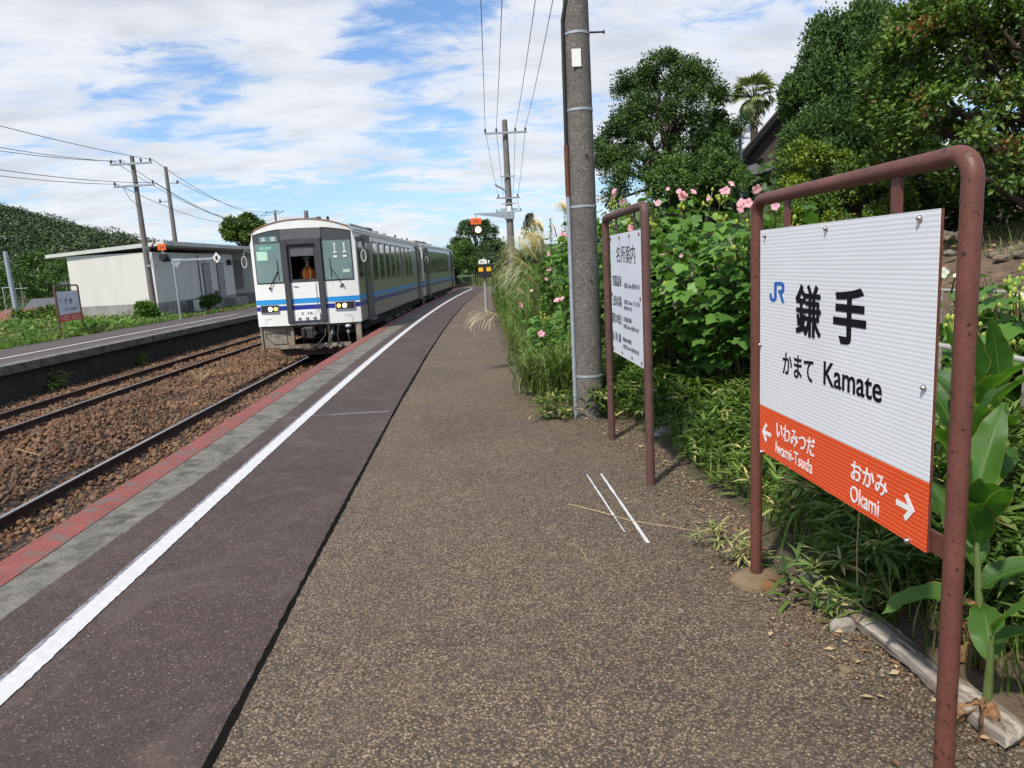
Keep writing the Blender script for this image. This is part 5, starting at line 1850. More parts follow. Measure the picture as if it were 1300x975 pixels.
e = [E(1215, 70, 11, 1.15, 1.2, 1.0), E(1280, 60, 10.5, 1.5, 1.4, 1.4), E(1175, 140, 11, .75, 1.0, .9), E(1240, 165, 10.5, 1.25, 1.2, 1.0), E(1310, 150, 10.5, 1.4, 1.3, 1.2), E(1185, 215, 11, .85, .9, .6), E(1270, 225, 10.3, 1.0, 1.0, .45), E(1370, 90, 10.5, 1.5, 1.5, 1.9), E(1290, -20, 10.5, 1.1, 1.2, .8), E(1260, 110, 12.3, 1.7, 1.0, 1.7), E(1200, 120, 12, 1.0, .8, 1.3)]
tb = at(1283, 330, 10.5)
make_tree('broadleaf_tree', 'glossy green tree with orange young shoots at the top right corner', (tb.x, 10.5, tb.z - .25), e, [.16][0], 1500, .24, 62, .085, mt['redtip'], 15, templ='rhomb', extra=(mt['orangetip'], .09), flat=.5)
e = [E(1180, 262, 13.5, 1.6, 1.2, .8), E(1290, 262, 13, 1.8, 1.2, .8), E(1120, 290, 14, 1.3, 1.2, .8)]
make_tree('broadleaf_tree', 'deep shaded dark shrubbery under the orange tipped tree', groundp(e[0][0][0], 13.5), e, .12, 330, .28, 50, .12, mt['tree_dark'], 16, cat='shrub')
# trees at the far end of the line
for i, (lab, e, n_, s_, m_) in enumerate((
        ('round dark tree at the far end of the line beyond the train', [E(603, 306, 120, 3.4, 3.4, 3.0), E(612, 325, 120, 4.2, 4, 3.0), E(590, 328, 118, 3.2, 3, 2.6), E(604, 292, 120, 1.8, 2, 1.5)], 420, .55, 'far_tree'),
        ('low bushy tree between the last train car and the round dark tree', [E(578, 330, 110, 2.3, 2.5, 2.2), E(585, 340, 108, 2.5, 2.5, 1.6)], 220, .5, 'tree_mid'),
        ('dark tree behind the stop marker at the far end', [E(628, 330, 112, 2.2, 2.5, 2.4), E(640, 338, 100, 2.5, 2.5, 2.0)], 220, .5, 'far_tree'))):
    make_tree('broadleaf_tree', lab, groundp(e[0][0][0], e[0][0][1]), e, .3, n_, .7, 50, s_ * .62, mt[m_], 30 + i, group='trees at the far end of the line')
e = [E(309, 287, 72, 1.1, 1.2, .8), E(298, 293, 72, 1.0, 1.1, .8), E(322, 291, 72, .9, 1.0, .8), E(310, 300, 72, 1.5, 1.5, 1.0)]
make_tree('broadleaf_tree', 'rounded green tree between the station roof and the train', groundp(e[0][0][0], 72), e, .3, 330, .42, 60, .26, mt['redtip'], 21)
e = [E(640, 345, 30, .7, 2, 1.0)]

# palm
pb = at(957, 160, 46)
PT = thing('palm_tree', 'shaggy fan palm standing against the sky above the dark timber house', 'palm', (pb.x, 46, pb.z - 3.5))
MB().tube([(0, 0, -1), (0.05, 0, 1.5), (0, 0, 4.0)], [.28, .24, .22], 10).build('trunk', mt['trunk'], PT, smooth=True)
cz = at(957, 122, 46).z - (pb.z - 3.5)
r = np.random.default_rng(5)
fo = MB()
O, D, Nn, S_ = [], [], [], []
for k in range(46):
    el = r.uniform(-.9, 1.35)
    az = r.uniform(0, 2 * math.pi)
    d = np.array([math.cos(az) * math.cos(el), math.sin(az) * math.cos(el), math.sin(el)])
    ln = .85 if el > -.2 else .7
    c = np.array([0, 0, cz]) + d * ln
    fo.tube([(0, 0, cz - .2), tuple(c)], [.03, .015], 4)
    side = nrm(np.cross(d, [0, 0, 1.0]))
    upn = nrm(np.cross(side, d))
    for j in np.linspace(-1.25, 1.25, 13):
        O.append(c)
        dd = d * math.cos(j) + side * math.sin(j) + np.array([0, 0, -.25 - (.35 if el < .2 else 0)])
        D.append(dd)
        Nn.append(upn)
        S_.append(r.uniform(.65, .95))
fo.build('frond_stalk', mt['stem'], PT)
leaves('fronds', np.array(O), np.array(D), np.array(Nn), np.array(S_), 'lance', mt['palm'], PT, width=1.1)
O = np.array([[r.uniform(-.3, .3), r.uniform(-.3, .3), cz - r.uniform(.3, 1.6)] for _ in range(120)])
leaves('dead_fronds', O, np.tile([0, 0, -1.0], (120, 1)) + r.normal(size=(120, 3)) * .35, rdir(120), r.uniform(.4, .8, 120), 'lance', mt['straw'], PT, width=1.2)

# drooping vine covered stump seen beyond the plumes
vb = at(674, 292, 20)
t = thing('vine_clump', 'dark drooping vine tangle hanging in an arch against the sky above the silver plumes', 'vine', (vb.x, 20, 0))
r = np.random.default_rng(8)
mb = MB()
zt_ = at(674, 273, 20).z
mb.tube([(0, 0, 0), (.02, 0, zt_ * .6), (0, 0, zt_)], [.03, .02, .012], 6)
O, D = [], []
for k in range(16):
    a = r.uniform(0, 6.28)
    w = r.uniform(.08, .2)
    pts = [(w * tt * math.cos(a), w * tt * math.sin(a), zt_ - .02 + .05 * math.sin(tt * 3.1) - .55 * max(tt - .6, 0) ** 1.1 * r.uniform(.5, 1.2)) for tt in np.linspace(0, 1.4, 7)]
    mb.tube(pts, .007, 4)
    for p_ in pts[1:]:
        for _ in range(5):
            O.append(np.array(p_) + r.normal(size=3) * .02)
            D.append([r.normal() * .4, r.normal() * .4, -1])
mb.build('stem', mt['darkwood'], t)
leaves('leaves', np.array(O), np.array(D), rdir(len(O), r), r.uniform(.05, .11, len(O)), 'rhomb', mt['creeper'], t)

# wooded hill on the left
r = np.random.default_rng(21)
n = 9000
X = r.uniform(-380, -50, n)
Y = r.uniform(120, 420, n)
Z = gz(X, Y)
k = (Z > -1.5) & (X / Y < -.35) & (X / Y > -.85)
X, Y, Z = X[k], Y[k], Z[k]
n = len(X)
cr = 1.8 + 4.0 * r.random(n) ** 1.8
q = nrm(r.normal(size=(n, 100, 3)))
q[..., 2] = np.abs(q[..., 2]) * 1.15
O = (np.stack([X, Y, Z + r.uniform(-.5, 3.0, n)], -1)[:, None, :] + q * cr[:, None, None]).reshape(-1, 3)
Nn = nrm(q.reshape(-1, 3) + r.normal(size=(n * 100, 3)) * .35)
leaves('hillside_forest', O, rdir(n * 100, r), Nn, r.uniform(.5, 1.15, n * 100), 'rhomb', mt['hill_tree'], width=1.5)
tag(bpy.data.objects['hillside_forest'], 'dense dark green forest covering the hill at the left', 'forest', kind='stuff')
# scrub far right/back covering the rising land and horizon
n = 1500
X = np.concatenate([r.uniform(9, 60, n), r.uniform(-60, 60, n // 2)])
Y = np.concatenate([r.uniform(38, 90, n), r.uniform(150, 210, n // 2)])
k = (X > off(1) + .00092 * np.minimum(Y, 150) ** 2 + 7) | (Y > 149)
X, Y = X[k], Y[k]
n = len(X)
Z = gz(X, Y)
cr = r.uniform(.8, 1.9, n) * np.where(Y > 149, 2.2, 1)
q = nrm(r.normal(size=(n, 60, 3)))
q[..., 2] = np.abs(q[..., 2])
O = (np.stack([X, Y, Z + .2], -1)[:, None, :] + q * cr[:, None, None]).reshape(-1, 3)
leaves('distant_scrub', O, rdir(n * 60, r), nrm(q.reshape(-1, 3) + r.normal(size=(n * 60, 3)) * .4), r.uniform(.35, .8, n * 60) * np.repeat(np.where(Y > 149, 2, 1), 60), 'rhomb', mt['far_tree'], width=1.4)
tag(bpy.data.objects['distant_scrub'], 'green scrub covering the rising land behind the trees and the end of the line', 'scrub', kind='stuff')


# ------------------------------------------------------------------ hibiscus shrubs
def petals(nm, O, D, s, mat, parent):
    """one open flower: five rounded cupped petals"""
    D = Vector(D).normalized()
    a = D.orthogonal().normalized()
    b = D.cross(a)
    mb = MB()
    for k in range(5):
        an = 2 * math.pi * k / 5 + random.uniform(-.12, .12)
        rad = a * math.cos(an) + b * math.sin(an)
        tan = -a * math.sin(an) + b * math.cos(an)
        rows = []
        for t_, w, h in ((0, .06, 0), (.30, .30, .16), (.62, .46, .26), (.90, .40, .24), (1.05, .18, .16)):
            for u in (-1, 0, 1):
                rows.append(Vector(O) + (rad * t_ + tan * (u * w) + D * (h + .10 * abs(u) + random.uniform(-.03, .04))) * s)
        fs = [(3 * i + j, 3 * i + j + 1, 3 * i + j + 4, 3 * i + j + 3) for i in range(4) for j in range(2)]
        mb.add(rows, fs)
    return mb.build(nm, mat, parent, smooth=True)


def hib(label, x, y, h, rad, seed, n, flowers, pet='pink', size=.124, low=.42, budn=36, group='flowering hibiscus shrubs', asp=(1, 1)):
    r = np.random.default_rng(seed)
    b = groundp(x, y)
    t = thing('hibiscus_shrub', label, 'shrub', b, group=group)
    zg = b[2]
    # leaves on stems that fan out from the base
    ns = int(26 * rad + 6)
    mb = MB()
    tips = []
    O, D, Nn, S_ = [], [], [], []
    per = n // ns
    for s in range(ns):
        az = r.uniform(0, 2 * math.pi)
        sp = rad * (r.random() ** .6) * .95
        hh = h * (1 - .30 * (sp / rad) ** 2) * r.uniform(.80, 1.04)
        p0 = np.array([r.normal() * .12, r.normal() * .12, 0])
        tip = np.array([math.cos(az) * sp * asp[0], math.sin(az) * sp * asp[1], hh])
        pts = [p0 + (tip - p0) * np.array([t_ ** 1.1, t_ ** 1.1, 1 - (1 - t_) ** 1.25]) * 1.0 if False else p0 + (tip - p0) * np.array([t_, t_, t_ ** .85]) + np.array([r.normal(), r.normal(), 0]) * .02 for t_ in (0, .25, .5, .75, 1)]
        mb.tube([tuple(p) for p in pts], [.014, .012, .010, .007, .004], 5)
        tips.append(pts[-1])
        for _ in range(per):
            t_ = 1 - (1 - low) * r.random() ** 1.15
            i = min(int(t_ * 4), 3)
            c = pts[i] + (pts[i + 1] - pts[i]) * (t_ * 4 - i)
            a2 = r.uniform(0, 2 * math.pi)
            out = np.array([math.cos(a2), math.sin(a2), 0]) * .8 + nrm(np.array([c[0], c[1], 0.001])) * .5
            pl = r.uniform(.06, .20)
            o_ = c + nrm(out) * pl + np.array([0, 0, r.uniform(-.02, .06)])
            O.append(o_)
            D.append(nrm(out + np.array([0, 0, r.uniform(-.75, .0)])))
            Nn.append(nrm(np.array([0, 0, 1.0]) + out * .55 + r.normal(size=3) * .28))
            S_.append(size * r.uniform(.55, 1.3) * (1.15 - .3 * (t_ > .93)))
    mb.build('stem', mt['stem'], t, smooth=True)
    leaves('leaves', np.array(O), np.array(D), np.array(Nn), np.array(S_), 'palm5', mt['hib'], t)
    # buds
    pick = [tips[i] for i in r.permutation(len(tips))[:max(3, budn // 3)]]
    for c in pick:
        bm = MB()
        for _ in range(6):
            q = np.array(c) + r.normal(size=3) * np.array([.035, .035, .035]) + np.array([0, 0, .04])
            rr_ = r.uniform(.012, .021)
            bm.lathe(tuple(q), [(rr_ * .5, -rr_), (rr_, -rr_ * .2), (rr_ * .8, rr_ * .7), (rr_ * .2, rr_ * 1.4)], 7)
            bm.tube([tuple(np.array(c) - np.array([0, 0, .03])), tuple(q)], .003, 3)
        bm.build('bud_cluster', mt['bud'], t, smooth=True)
    for f in flowers:
        px, py, Y, s = f[:4]
        c = at(px, py, Y) - Vector(b)
        k_ = f[4] if len(f) > 4 else 1
        for j in range(k_):
            oo = c + Vector((random.uniform(-1, 1), random.uniform(-.5, .5), random.uniform(-.6, .6))) * (.05 * (k_ - 1))
            petals('flower', oo, (random.uniform(-.9, .5), random.uniform(-1, -.3), random.uniform(-.2, .7)), s * random.uniform(.48, .70), mt[pet], t)
        # flower stalk back to the shrub
        MB().tube([tuple(c), tuple(c + Vector((.05, .12, -.16)))], [.006, .008], 5).build('flower_stalk', mt['gstem'], t)
    return t


hib('tall hibiscus shrub with pink flowers rising directly behind the left post of the Kamate sign', 2.62, 6.2, 2.12, 1.0, 41, 1250,
    [(928, 234, 6.0, .055), (950, 258, 5.7, .065), (937, 262, 5.6, .075, 2), (920, 240, 6.3, .07, 2), (985, 262, 5.4, .05), (960, 240, 6, .06)])
hib('hibiscus shrub with large pink blooms between the information sign and the Kamate sign', 2.35, 7.3, 2.22, 1.0, 42, 1300,
    [(880, 244, 6.9, .06), (900, 252, 6.8, .05), (925, 330, 6.3, .03), (842, 372, 6.4, .035), (872, 249, 6.9, .075, 2), (858, 387, 6.2, .055), (913, 296, 6.2, .035), (865, 325, 6.5, .035)])
hib('hibiscus shrub with a cluster of pink flowers just right of the information sign', 2.05, 8.4, 2.35, .95, 43, 1150,
    [(838, 318, 7.2, .085, 2), (836, 258, 7.6, .06), (848, 240, 8.2, .04), (862, 243, 8, .05)])
hib('hibiscus shrub with pink and pale flowers just behind the information sign', 1.95, 9.8, 2.45, 1.0, 44, 900,
    [(802, 290, 8.3, .085), (776, 245, 9.3, .07, 2), (790, 256, 9.2, .06)])
hib('hibiscus shrub with small pink flowers showing left of the concrete pole', 1.45, 10.4, 2.05, .85, 45, 1000,
    [(712, 300, 10.3, .08, 2), (697, 322, 10.2, .06), (703, 286, 10.5, .04), (697, 341, 9.8, .065), (694, 354, 9.8, .05), (700, 362, 9.8, .035)], low=.2)
hib('low hibiscus shrub with three pink flowers leaning over the walkway left of the pole', 1.12, 9.0, 1.45, .70, 46, 900,
    [(711, 379, 8.6, .06, 2), (661, 388, 8.8, .055), (687, 424, 8.3, .06), (675, 369, 9, .03)], low=.12)
hib('flowerless hibiscus shrub filling the gap beyond the pole', 2.2, 12.6, 2.35, 1.1, 47, 800, [(745, 262, 12, .07), (728, 292, 12, .05)])
hib('low hibiscus shrub with white flowers on the bank right of the Kamate board', 3.25, 4.75, 1.30, .55, 48, 330,
    [(1197, 347, 4.7, .055, 1)], pet='whitepetal', budn=20)
hib('hibiscus shrub with white flowers at the right edge on the bank', 3.75, 4.65, 1.30, .6, 49, 380,
    [(1290, 373, 4.6, .05, 2), (1213, 350, 4.9, .03)], pet='whitepetal', budn=24)

# ------------------------------------------------------------------ grasses
def edge_x(y):
    """where the walkway ends and the plants begin"""
    ys_ = [1.0, 2.24, 2.9, 3.5, 4.1, 4.9, 6.5, 7.5, 9.1, 12, 15, 24, 35, 56]
    xs_ = [1.75, 1.62, 1.50, 1.46, 1.56, 1.52, 1.48, .98, .66, .62, .66, .85, 1.25, 3.2]
    return np.interp(y, ys_, xs_)


# narrow verge soil over the walkway edge
mb = MB()
ys = np.arange(-3, 50, .25)
vs = []
for y in ys:
    ex = float(edge_x(max(y, 1))) + random.uniform(-.05, .05)
    vs += [(ex - .02, y, .003), (ex + .12, y, .022 + random.uniform(0, .01)), (ex + .7, y, .04), (4.2 + off(y), y, .06)]
mb.add(vs, [(4 * i + j, 4 * i + j + 1, 4 * i + j + 5, 4 * i + j + 4) for i in range(len(ys) - 1) for j in range(3)])
S(mb.build('verge_soil', mt['earth'], smooth=True))


def sprigs(name, x, y, z, n_leaf, ln, seed, mats, w=1.0, h=(.05, .35), parent=None, pale=.15):
    """bamboo grass: each sprig a little fan of lance leaves at some height"""
    r = np.random.default_rng(seed)
    n = len(x)
    hh = r.uniform(*h, n)
    C = np.stack([x, y, z + hh], -1)
    a = r.uniform(0, 2 * np.pi, (n, n_leaf))
    el = r.uniform(-.25, .75, (n, n_leaf))
    D = np.stack([np.cos(a) * np.cos(el), np.sin(a) * np.cos(el), np.sin(el)], -1)
    O = np.repeat(C[:, None], n_leaf, 1) + D * .008
    Nn = np.tile([0, 0, 1.0], (n, n_leaf, 1)) + r.normal(size=(n, n_leaf, 3)) * .3
    S_ = ln * r.uniform(.55, 1.25, (n, n_leaf))
    mi = np.repeat((r.random(n) < pale)[:, None], n_leaf, 1).astype(np.int32)
    return leaves(name, O.reshape(-1, 3), D.reshape(-1, 3), Nn.reshape(-1, 3), S_.ravel(), 'lance', mats, parent, width=w, mi=mi.ravel())


r = np.random.default_rng(77)
# near and middle verge
n = 11500
y = 1.3 + 9.0 * r.random(n) ** 1.1
u = r.random(n) ** .8
x = edge_x(y) + .02 + u * np.where(y < 5, 1.9, 1.5)
d_ = x - edge_x(y)
clump = np.sin(x * 5.1 + 1.3) * np.cos(y * 4.3) + np.sin(x * 2.2 - y * 3.1) * .7
keep = (r.random(n) < np.clip(.30 + d_ * 1.5 + clump * .35, 0, 1)) & ~((np.hypot(x - 1.28, y - 3.15) < .16) | ((y < 2.7) & (d_ < .30)))
keep &= ~((y > 2.0) & (y < 3.55) & (x < 1.60)) & (np.hypot(x - 1.165, y - 6.9) > .30)
x, y, d_ = x[keep], y[keep], d_[keep]
o = sprigs('verge_grass', x, y, np.minimum(d_ * .30, .30), 6, .135, 5, [mt['sasa'], mt['sasa_pale']], h=(.02, .26), pale=.06)
tag(o, 'dwarf bamboo grass and low weeds growing along the right side of the walkway', 'ground cover', kind='stuff')
# thin blades mixed in
n = 9000
y = 1.5 + 10 * r.random(n)
x = edge_x(y) + .05 + r.random(n) * 1.6
o = blades('verge_blades', np.stack([x, y, np.full(n, .02)], -1), r.uniform(0, 6.28, n), r.uniform(.12, .42, n), r.uniform(.004, .008, n), r.uniform(.3, 1.6, n), [mt['grass'], mt['drygrass']], mi=(r.random(n) < .12).astype(int))
tag(o, 'thin grass blades standing among the dwarf bamboo', 'grass', kind='stuff')


def tuft(label, x, y, n, ln, w, seed, mats, name='grass_tuft', bendr=(.8, 1.9), spread=.08, cat='grass tuft', group=None, mimix=.1, az=None):
    r = np.random.default_rng(seed)
    t_ = groundp(x, y)
    o = blades(name, np.stack([r.normal(size=n) * spread, r.normal(size=n) * spread, np.full(n, .05)], -1), r.uniform(0, 6.28, n) if az is None else r.normal(size=n) * .9 + az, ln * r.uniform(.5, 1.1, n), w * r.uniform(.7, 1.3, n), r.uniform(*bendr, n), mats, seg=6, mi=(r.random(n) < mimix).astype(int))
    o.location = (x, y, max(t_[2], 0))
    return tag(o, label, cat, group)


def sprig_tuft(label, x, y, n, ln, seed, pale, spread=.09, h=(.01, .12)):
    r = np.random.default_rng(seed)
    o = sprigs('grass_tuft', r.normal(size=n) * spread, r.normal(size=n) * spread, np.zeros(n), 6, ln, seed, [mt['sasa_pale'] if pale else mt['sasa'], mt['sasa_pale']], h=h, pale=.3)
    o.location = (x, y, .01)
    return tag(o, label, 'grass tuft')


sprig_tuft('pale variegated tuft at the foot of the left sign post', 1.33, 3.34, 26, .08, 1, True, .05)
sprig_tuft('small tuft by the weathered plank', 1.56, 2.80, 46, .11, 2, False, .09)
sprig_tuft('yellow green tuft on the walkway edge left of the post', 1.27, 3.60, 16, .07, 3, True, .05)
sprig_tuft('leafy tuft hugging the base of the concrete pole', 1.30, 6.86, 26, .14, 4, False, .07, (.02, .28))
sprig_tuft('low pale leafed tuft spreading left of the concrete pole', .84, 7.10, 44, .13, 5, False, .12, (.01, .20))
sprig_tuft('green tuft beside the upper end of the weathered timber', 1.62, 3.02, 50, .12, 6, False, .10, (.01, .2))
tuft('long dark arching grass tuft left of the concrete pole', 1.02, 8.0, 330, .95, .019, 5, [mt['grass'], mt['drygrass']], mimix=.05, bendr=(1.1, 2.3), spread=.12)
tuft('arching grass tuft leaning onto the walkway near the pole', .80, 8.5, 240, .80, .018, 6, [mt['grass'], mt['drygrass']], mimix=.1, bendr=(1.1, 2.3), spread=.12)
# roadside weeds further on
r = np.random.default_rng(99)
n = 24000
y = 9.5 + 39 * r.random(n) ** 1.2
x = edge_x(y) + .08 + r.random(n) ** .8 * 2.6
ln = r.uniform(.35, 1.05, n) * np.clip((x - edge_x(y)) * 1.6 + .35, .3, 1.25) * np.clip((y - 6) / 9, .45, 1)
o = blades('tall_weeds', np.stack([x, y, np.full(n, .02)], -1), r.uniform(0, 6.28, n), ln, r.uniform(.012, .024, n), r.uniform(.3, 1.9, n), [mt['grass'], mt['drygrass']], mi=(r.random(n) < .22).astype(int))
tag(o, 'tall mixed grass along the far verge of the walkway', 'grass', kind='stuff')
n = 14000
y = 8.5 + 34 * r.random(n) ** 1.2
x = edge_x(y) + .15 + r.random(n) * 1.8
z = r.uniform(.1, 1.0, n) * np.clip((x - edge_x(y)) * 1.3 + .25, .25, 1.5)
d3 = rdir(n, r)
d3[:, 2] = np.abs(d3[:, 2]) * .5
o = leaves('verge_weed_leaves', np.stack([x, y, z], -1), d3, np.tile([0, 0, 1.0], (n, 1)) + r.normal(size=(n, 3)) * .4, r.uniform(.04, .10, n), 'oval', mt['weed'])
tag(o, 'broad leaved weeds mixed into the tall grass of the far verge', 'weeds', kind='stuff')


# goldenrod like upright weeds: individual stalks
def stalk(label, x, y, h, seed, group='upright leafy weed stalks'):
    r = np.random.default_rng(seed)
    t = thing('weed_stalk', label, 'weed', (x, y, 0), group=group)
    MB().tube([(0, 0, 0), (.02, .0, h * .5), (.03, .0, h)], [.010, .008, .003], 5).build('stem', mt['gstem'], t)
    n = int(150 * h)
    zz = h * (.2 + .8 * r.random(n))
    a = r.uniform(0, 6.28, n)
    D = np.stack([np.cos(a), np.sin(a), r.uniform(.1, .9, n)], -1)
    leaves('leaves', np.stack([.03 * zz / h, 0 * zz, zz], -1), D, np.tile([0, 0, 1.0], (n, 1)) + r.normal(size=(n, 3)) * .2, r.uniform(.08, .16, n) * (1.15 - zz / h * .6), 'lance', mt['weed'], t, width=1.4)
    return t


SL = ['tall pale green weed stalk left of the silver grass', 'slender weed stalk next to the stop marker', 'weed stalk in front of the tall signal pole', 'bushy weed stalk right of the stop marker', 'short weed stalk at the back of the verge',
      'weed stalk between the plumes and the hibiscus', 'leaning weed stalk beside the plumes', 'feathery weed stalk before the far tree', 'thin weed stalk over the hibiscus top']
for i, (px, Y, h) in enumerate(((641, 18, 2.0), (632, 22, 1.7), (655, 16, 2.1), (648, 20, 2.2), (663, 24, 2.4), (690, 14, 2.2), (702, 13, 2.3), (627, 27, 1.6), (720, 12, 2.4))):
    p_ = at(px, 400, Y)
    stalk(SL[i], p_.x, Y, h, 200 + i)


# silver grass with plumes
def silver(label, x, y, seed, plumes, nb=160, ln=1.6, dirn=None):
    r = np.random.default_rng(seed)
    t = thing('silver_grass', label, 'silver grass', (x, y, 0), group='silver grass clumps')
    blades('blades', np.stack([r.normal(size=nb) * .1, r.normal(size=nb) * .1, np.zeros(nb)], -1), r.uniform(0, 6.28, nb), ln * r.uniform(.5, 1.1, nb), r.uniform(.008, .016, nb), r.uniform(.6, 2.0, nb), [mt['grass'], mt['drygrass']], t, seg=7, mi=(r.random(nb) < .15).astype(int))
    for k, (px, py, Y, az, el, L_) in enumerate(plumes):
        c = np.array(at(px, py, Y)) - np.array([x, y, 0])
        st_ = MB()
        st_.tube([(0, 0, 0), tuple(c * np.array([.5, .5, .62])), tuple(c)], [.006, .005, .003], 5)
        pl_o = st_.build('plume_stalk', mt['straw'], t)
        # the plume: many fine arching strands off a short axis
        m_ = 34 if ln < 1.2 else 190
        ax = np.array([math.cos(az) * math.cos(el), math.sin(az) * math.cos(el), math.sin(el)])
        tt = r.random(m_) * .28 * L_
        O = c[None] + ax[None] * tt[:, None]
        aa = az + r.normal(size=m_) * .42
        o_ = blades('plume', O, aa, L_ * r.uniform(.55, 1.0, m_), r.uniform(.006, .011, m_), r.uniform(.8, 2.2, m_), mt['plume'], t, seg=7, lean=np.full(m_, math.pi / 2 - el) + r.normal(size=m_) * .15, tip=.5)
    return t


silver('silver grass clump with two big pale plumes arching left above the verge', 1.15, 12.8, 61,
       [(690, 330, 12.3, math.pi, 1.15, .62), (684, 333, 12.0, math.pi * .95, .95, .72), (694, 318, 12.6, math.pi * .9, 1.2, .50), (680, 350, 12.0, math.pi * 1.05, .8, .75), (682, 362, 12, math.pi * 1.02, .7, .70), (690, 322, 12.6, math.pi * 1.1, 1.0, .66)])
silver('low silver grass drooping its plume over the walkway', .80, 11.2, 62,
       [(634, 402, 10.6, math.pi, .45, .50), (672, 380, 10.8, math.pi, .9, .45), (630, 404, 10.6, math.pi * 1.03, .30, .5)], nb=120, ln=.9)
silver('distant silver grass showing a thin plume behind the hibiscus', 2.0, 14.2, 63, [(722, 275, 14, math.pi * .8, 1.2, .45), (690, 296, 14, math.pi * .8, 1.2, .4)])

# reeds at the end of the platform
n = 16000
y = r.uniform(56, 104, n)
x = .00092 * y ** 2 + r.uniform(-2.8, 8, n)
x = np.where(r.random(n) < .6, x, .00092 * y ** 2 - 11.5 - r.random(n) * 14)
o = blades('line_side_reeds', np.stack([x, y, np.full(n, -.95)], -1), r.uniform(0, 6.28, n), r.uniform(1.0, 2.3, n), r.uniform(.03, .06, n), r.uniform(.1, .8, n), [mt['drygrass'], mt['grass']], mi=(r.random(n) < .5).astype(int), seg=3)
tag(o, 'pale yellow green reeds growing beside the line past the platform end', 'reeds', kind='stuff')

# far platform weeds
n = 34000
y = 14 + 62 * r.random(n) ** 1.25
x = FE - 3.3 - r.random(n) ** 1.3 * 9 + .00092 * y ** 2
in_b = (x > -19.8) & (x < -13.4) & (y > 36.6) & (y < 56)
x, y = x[~in_b], y[~in_b]
n = len(x)
d3 = rdir(n, r)
d3[:, 2] = np.abs(d3[:, 2]) * .6
hgt = np.clip((FE - 3.2 + .00092 * y ** 2 - x) * .22, .02, .55) * np.where((y > 31) & (x > -21), .45, 1)
o = leaves('far_weeds', np.stack([x, y, -.1 + r.random(n) * hgt], -1), d3, np.tile([0, 0, 1.0], (n, 1)) + r.normal(size=(n, 3)) * .45, r.uniform(.07, .17, n), 'oval', [mt['weed'], mt['drygrass']], width=1.4, mi=((np.sin(x * 1.7 + y) * np.cos(y * .9) > .45) & (r.random(n) < .6)).astype(int))
tag(o, 'bright green weeds and creepers behind the far platform', 'weeds', kind='stuff')
n = 9000
y = 12 + 34 * r.random(n) ** 1.2
x = FE - 3.35 - r.random(n) * .9 + .00092 * y ** 2
k = ~((x > -19.8) & (x < -13.4) & (y > 37) & (y < 56))
x, y = x[k], y[k]
n = len(x)
o = blades('far_verge_grass', np.stack([x, y, np.full(n, -.1)], -1), r.uniform(0, 6.28, n), r.uniform(.06, .26, n), r.uniform(.01, .02, n), r.uniform(.2, 1.4, n), [mt['drygrass'], mt['weed']], mi=(r.random(n) < .5).astype(int), seg=3)
tag(o, 'yellowing grass fringe along the back of the far platform', 'grass', kind='stuff')
for i, (lab, e, m_) in enumerate((('olive bush behind the weeds near the far name board', [E(70, 408, 38, 2.0, 1.2, .7), E(50, 412, 38, 1.6, 1.2, .6)], 'redtip'),
                                  ('dark green bush against the near corner of the station building', [E(103, 395, 40, .8, .8, 1.1)], 'tree_dark'),
                                  ('small bush at the foot of the two crossarm pole', [E(186, 398, 34.2, .35, .3, .4)], 'weed'),
                                  ('bush under the doors of the station building', [E(262, 385, 41.5, .3, .8, .2), E(268, 382, 43, .3, .8, .25)], 'tree_mid'),
                                  ('bamboo thicket between the hill and the far houses', [E(40, 365, 110, 5, 4, 4), E(70, 360, 112, 7, 4, 4), E(95, 372, 105, 4, 3, 4), E(5, 380, 100, 5, 3, 4)], 'tree_mid'))):
    far = e[0][0][1] > 60
    make_tree('bush', lab, (e[0][0][0], e[0][0][1], -.2 if not far else -3.5), e, .05, 200 if not far else 420, .2 if not far else .9, 34, .13 if not far else .45, mt[m_], 300 + i, cat='bush')

# ferns on the far platform wall and dry twigs on the ballast
for i, (px, py, s_) in enumerate(((176, 452, .40), (243, 432, .30))):
    c = at(px, py, 18.5 if i == 0 else 23)
    n = 120
    rr_ = np.random.default_rng(400 + i)
    a = rr_.uniform(0, 6.28, n)
    D = np.stack([np.abs(np.cos(a)) + .3, np.sin(a) * 1.2, rr_.uniform(-.6, .8, n)], -1)
    o = leaves('wall_fern', np.zeros((n, 3)) + rr_.normal(size=(n, 3)) * np.array([.05, s_ * .5, .09]), D, np.tile([.4, -.2, 1.0], (n, 1)), s_ * rr_.uniform(.3, .7, n), 'lance', mt['grass'], width=1.5)
    o.location = (FE + off(c.y) - .1, c.y, -.75)
    tag(o, ('larger fern growing at the foot of the far platform wall', 'smaller fern on the far platform wall nearer the train')[i], 'fern')
mb = MB()
rr_ = random.Random(12)
for k in range(16):
    a = rr_.uniform(0, 6.28)
    l_ = rr_.uniform(.2, .5)
    z0 = rr_.uniform(.0, .05)
    mb.tube([(0, 0, 0), (math.cos(a) * l_ * .5, math.sin(a) * l_ * .5, l_ * .5 + z0), (math.cos(a) * l_, math.sin(a) * l_, l_ * .62)], [.005, .004, .002], 4)
c = gp(255, 485, -.9)
tag(mb.build('dry_twig_bush', mt['straw'], loc=c), 'pale dry twig bush on the ballast between the tracks', 'dry twigs')
c1_, c2_ = gp(20, 570, -.88), gp(72, 588, -.88)
tag(MB().tube([c1_ - c1_, (c2_ - c1_) * .5 + Vector((0, 0, .03)), c2_ - c1_], [.008, .007, .004], 5).build('dry_stick', mt['straw'], loc=c1_), 'single pale stick lying on the ballast near the left edge', 'stick')

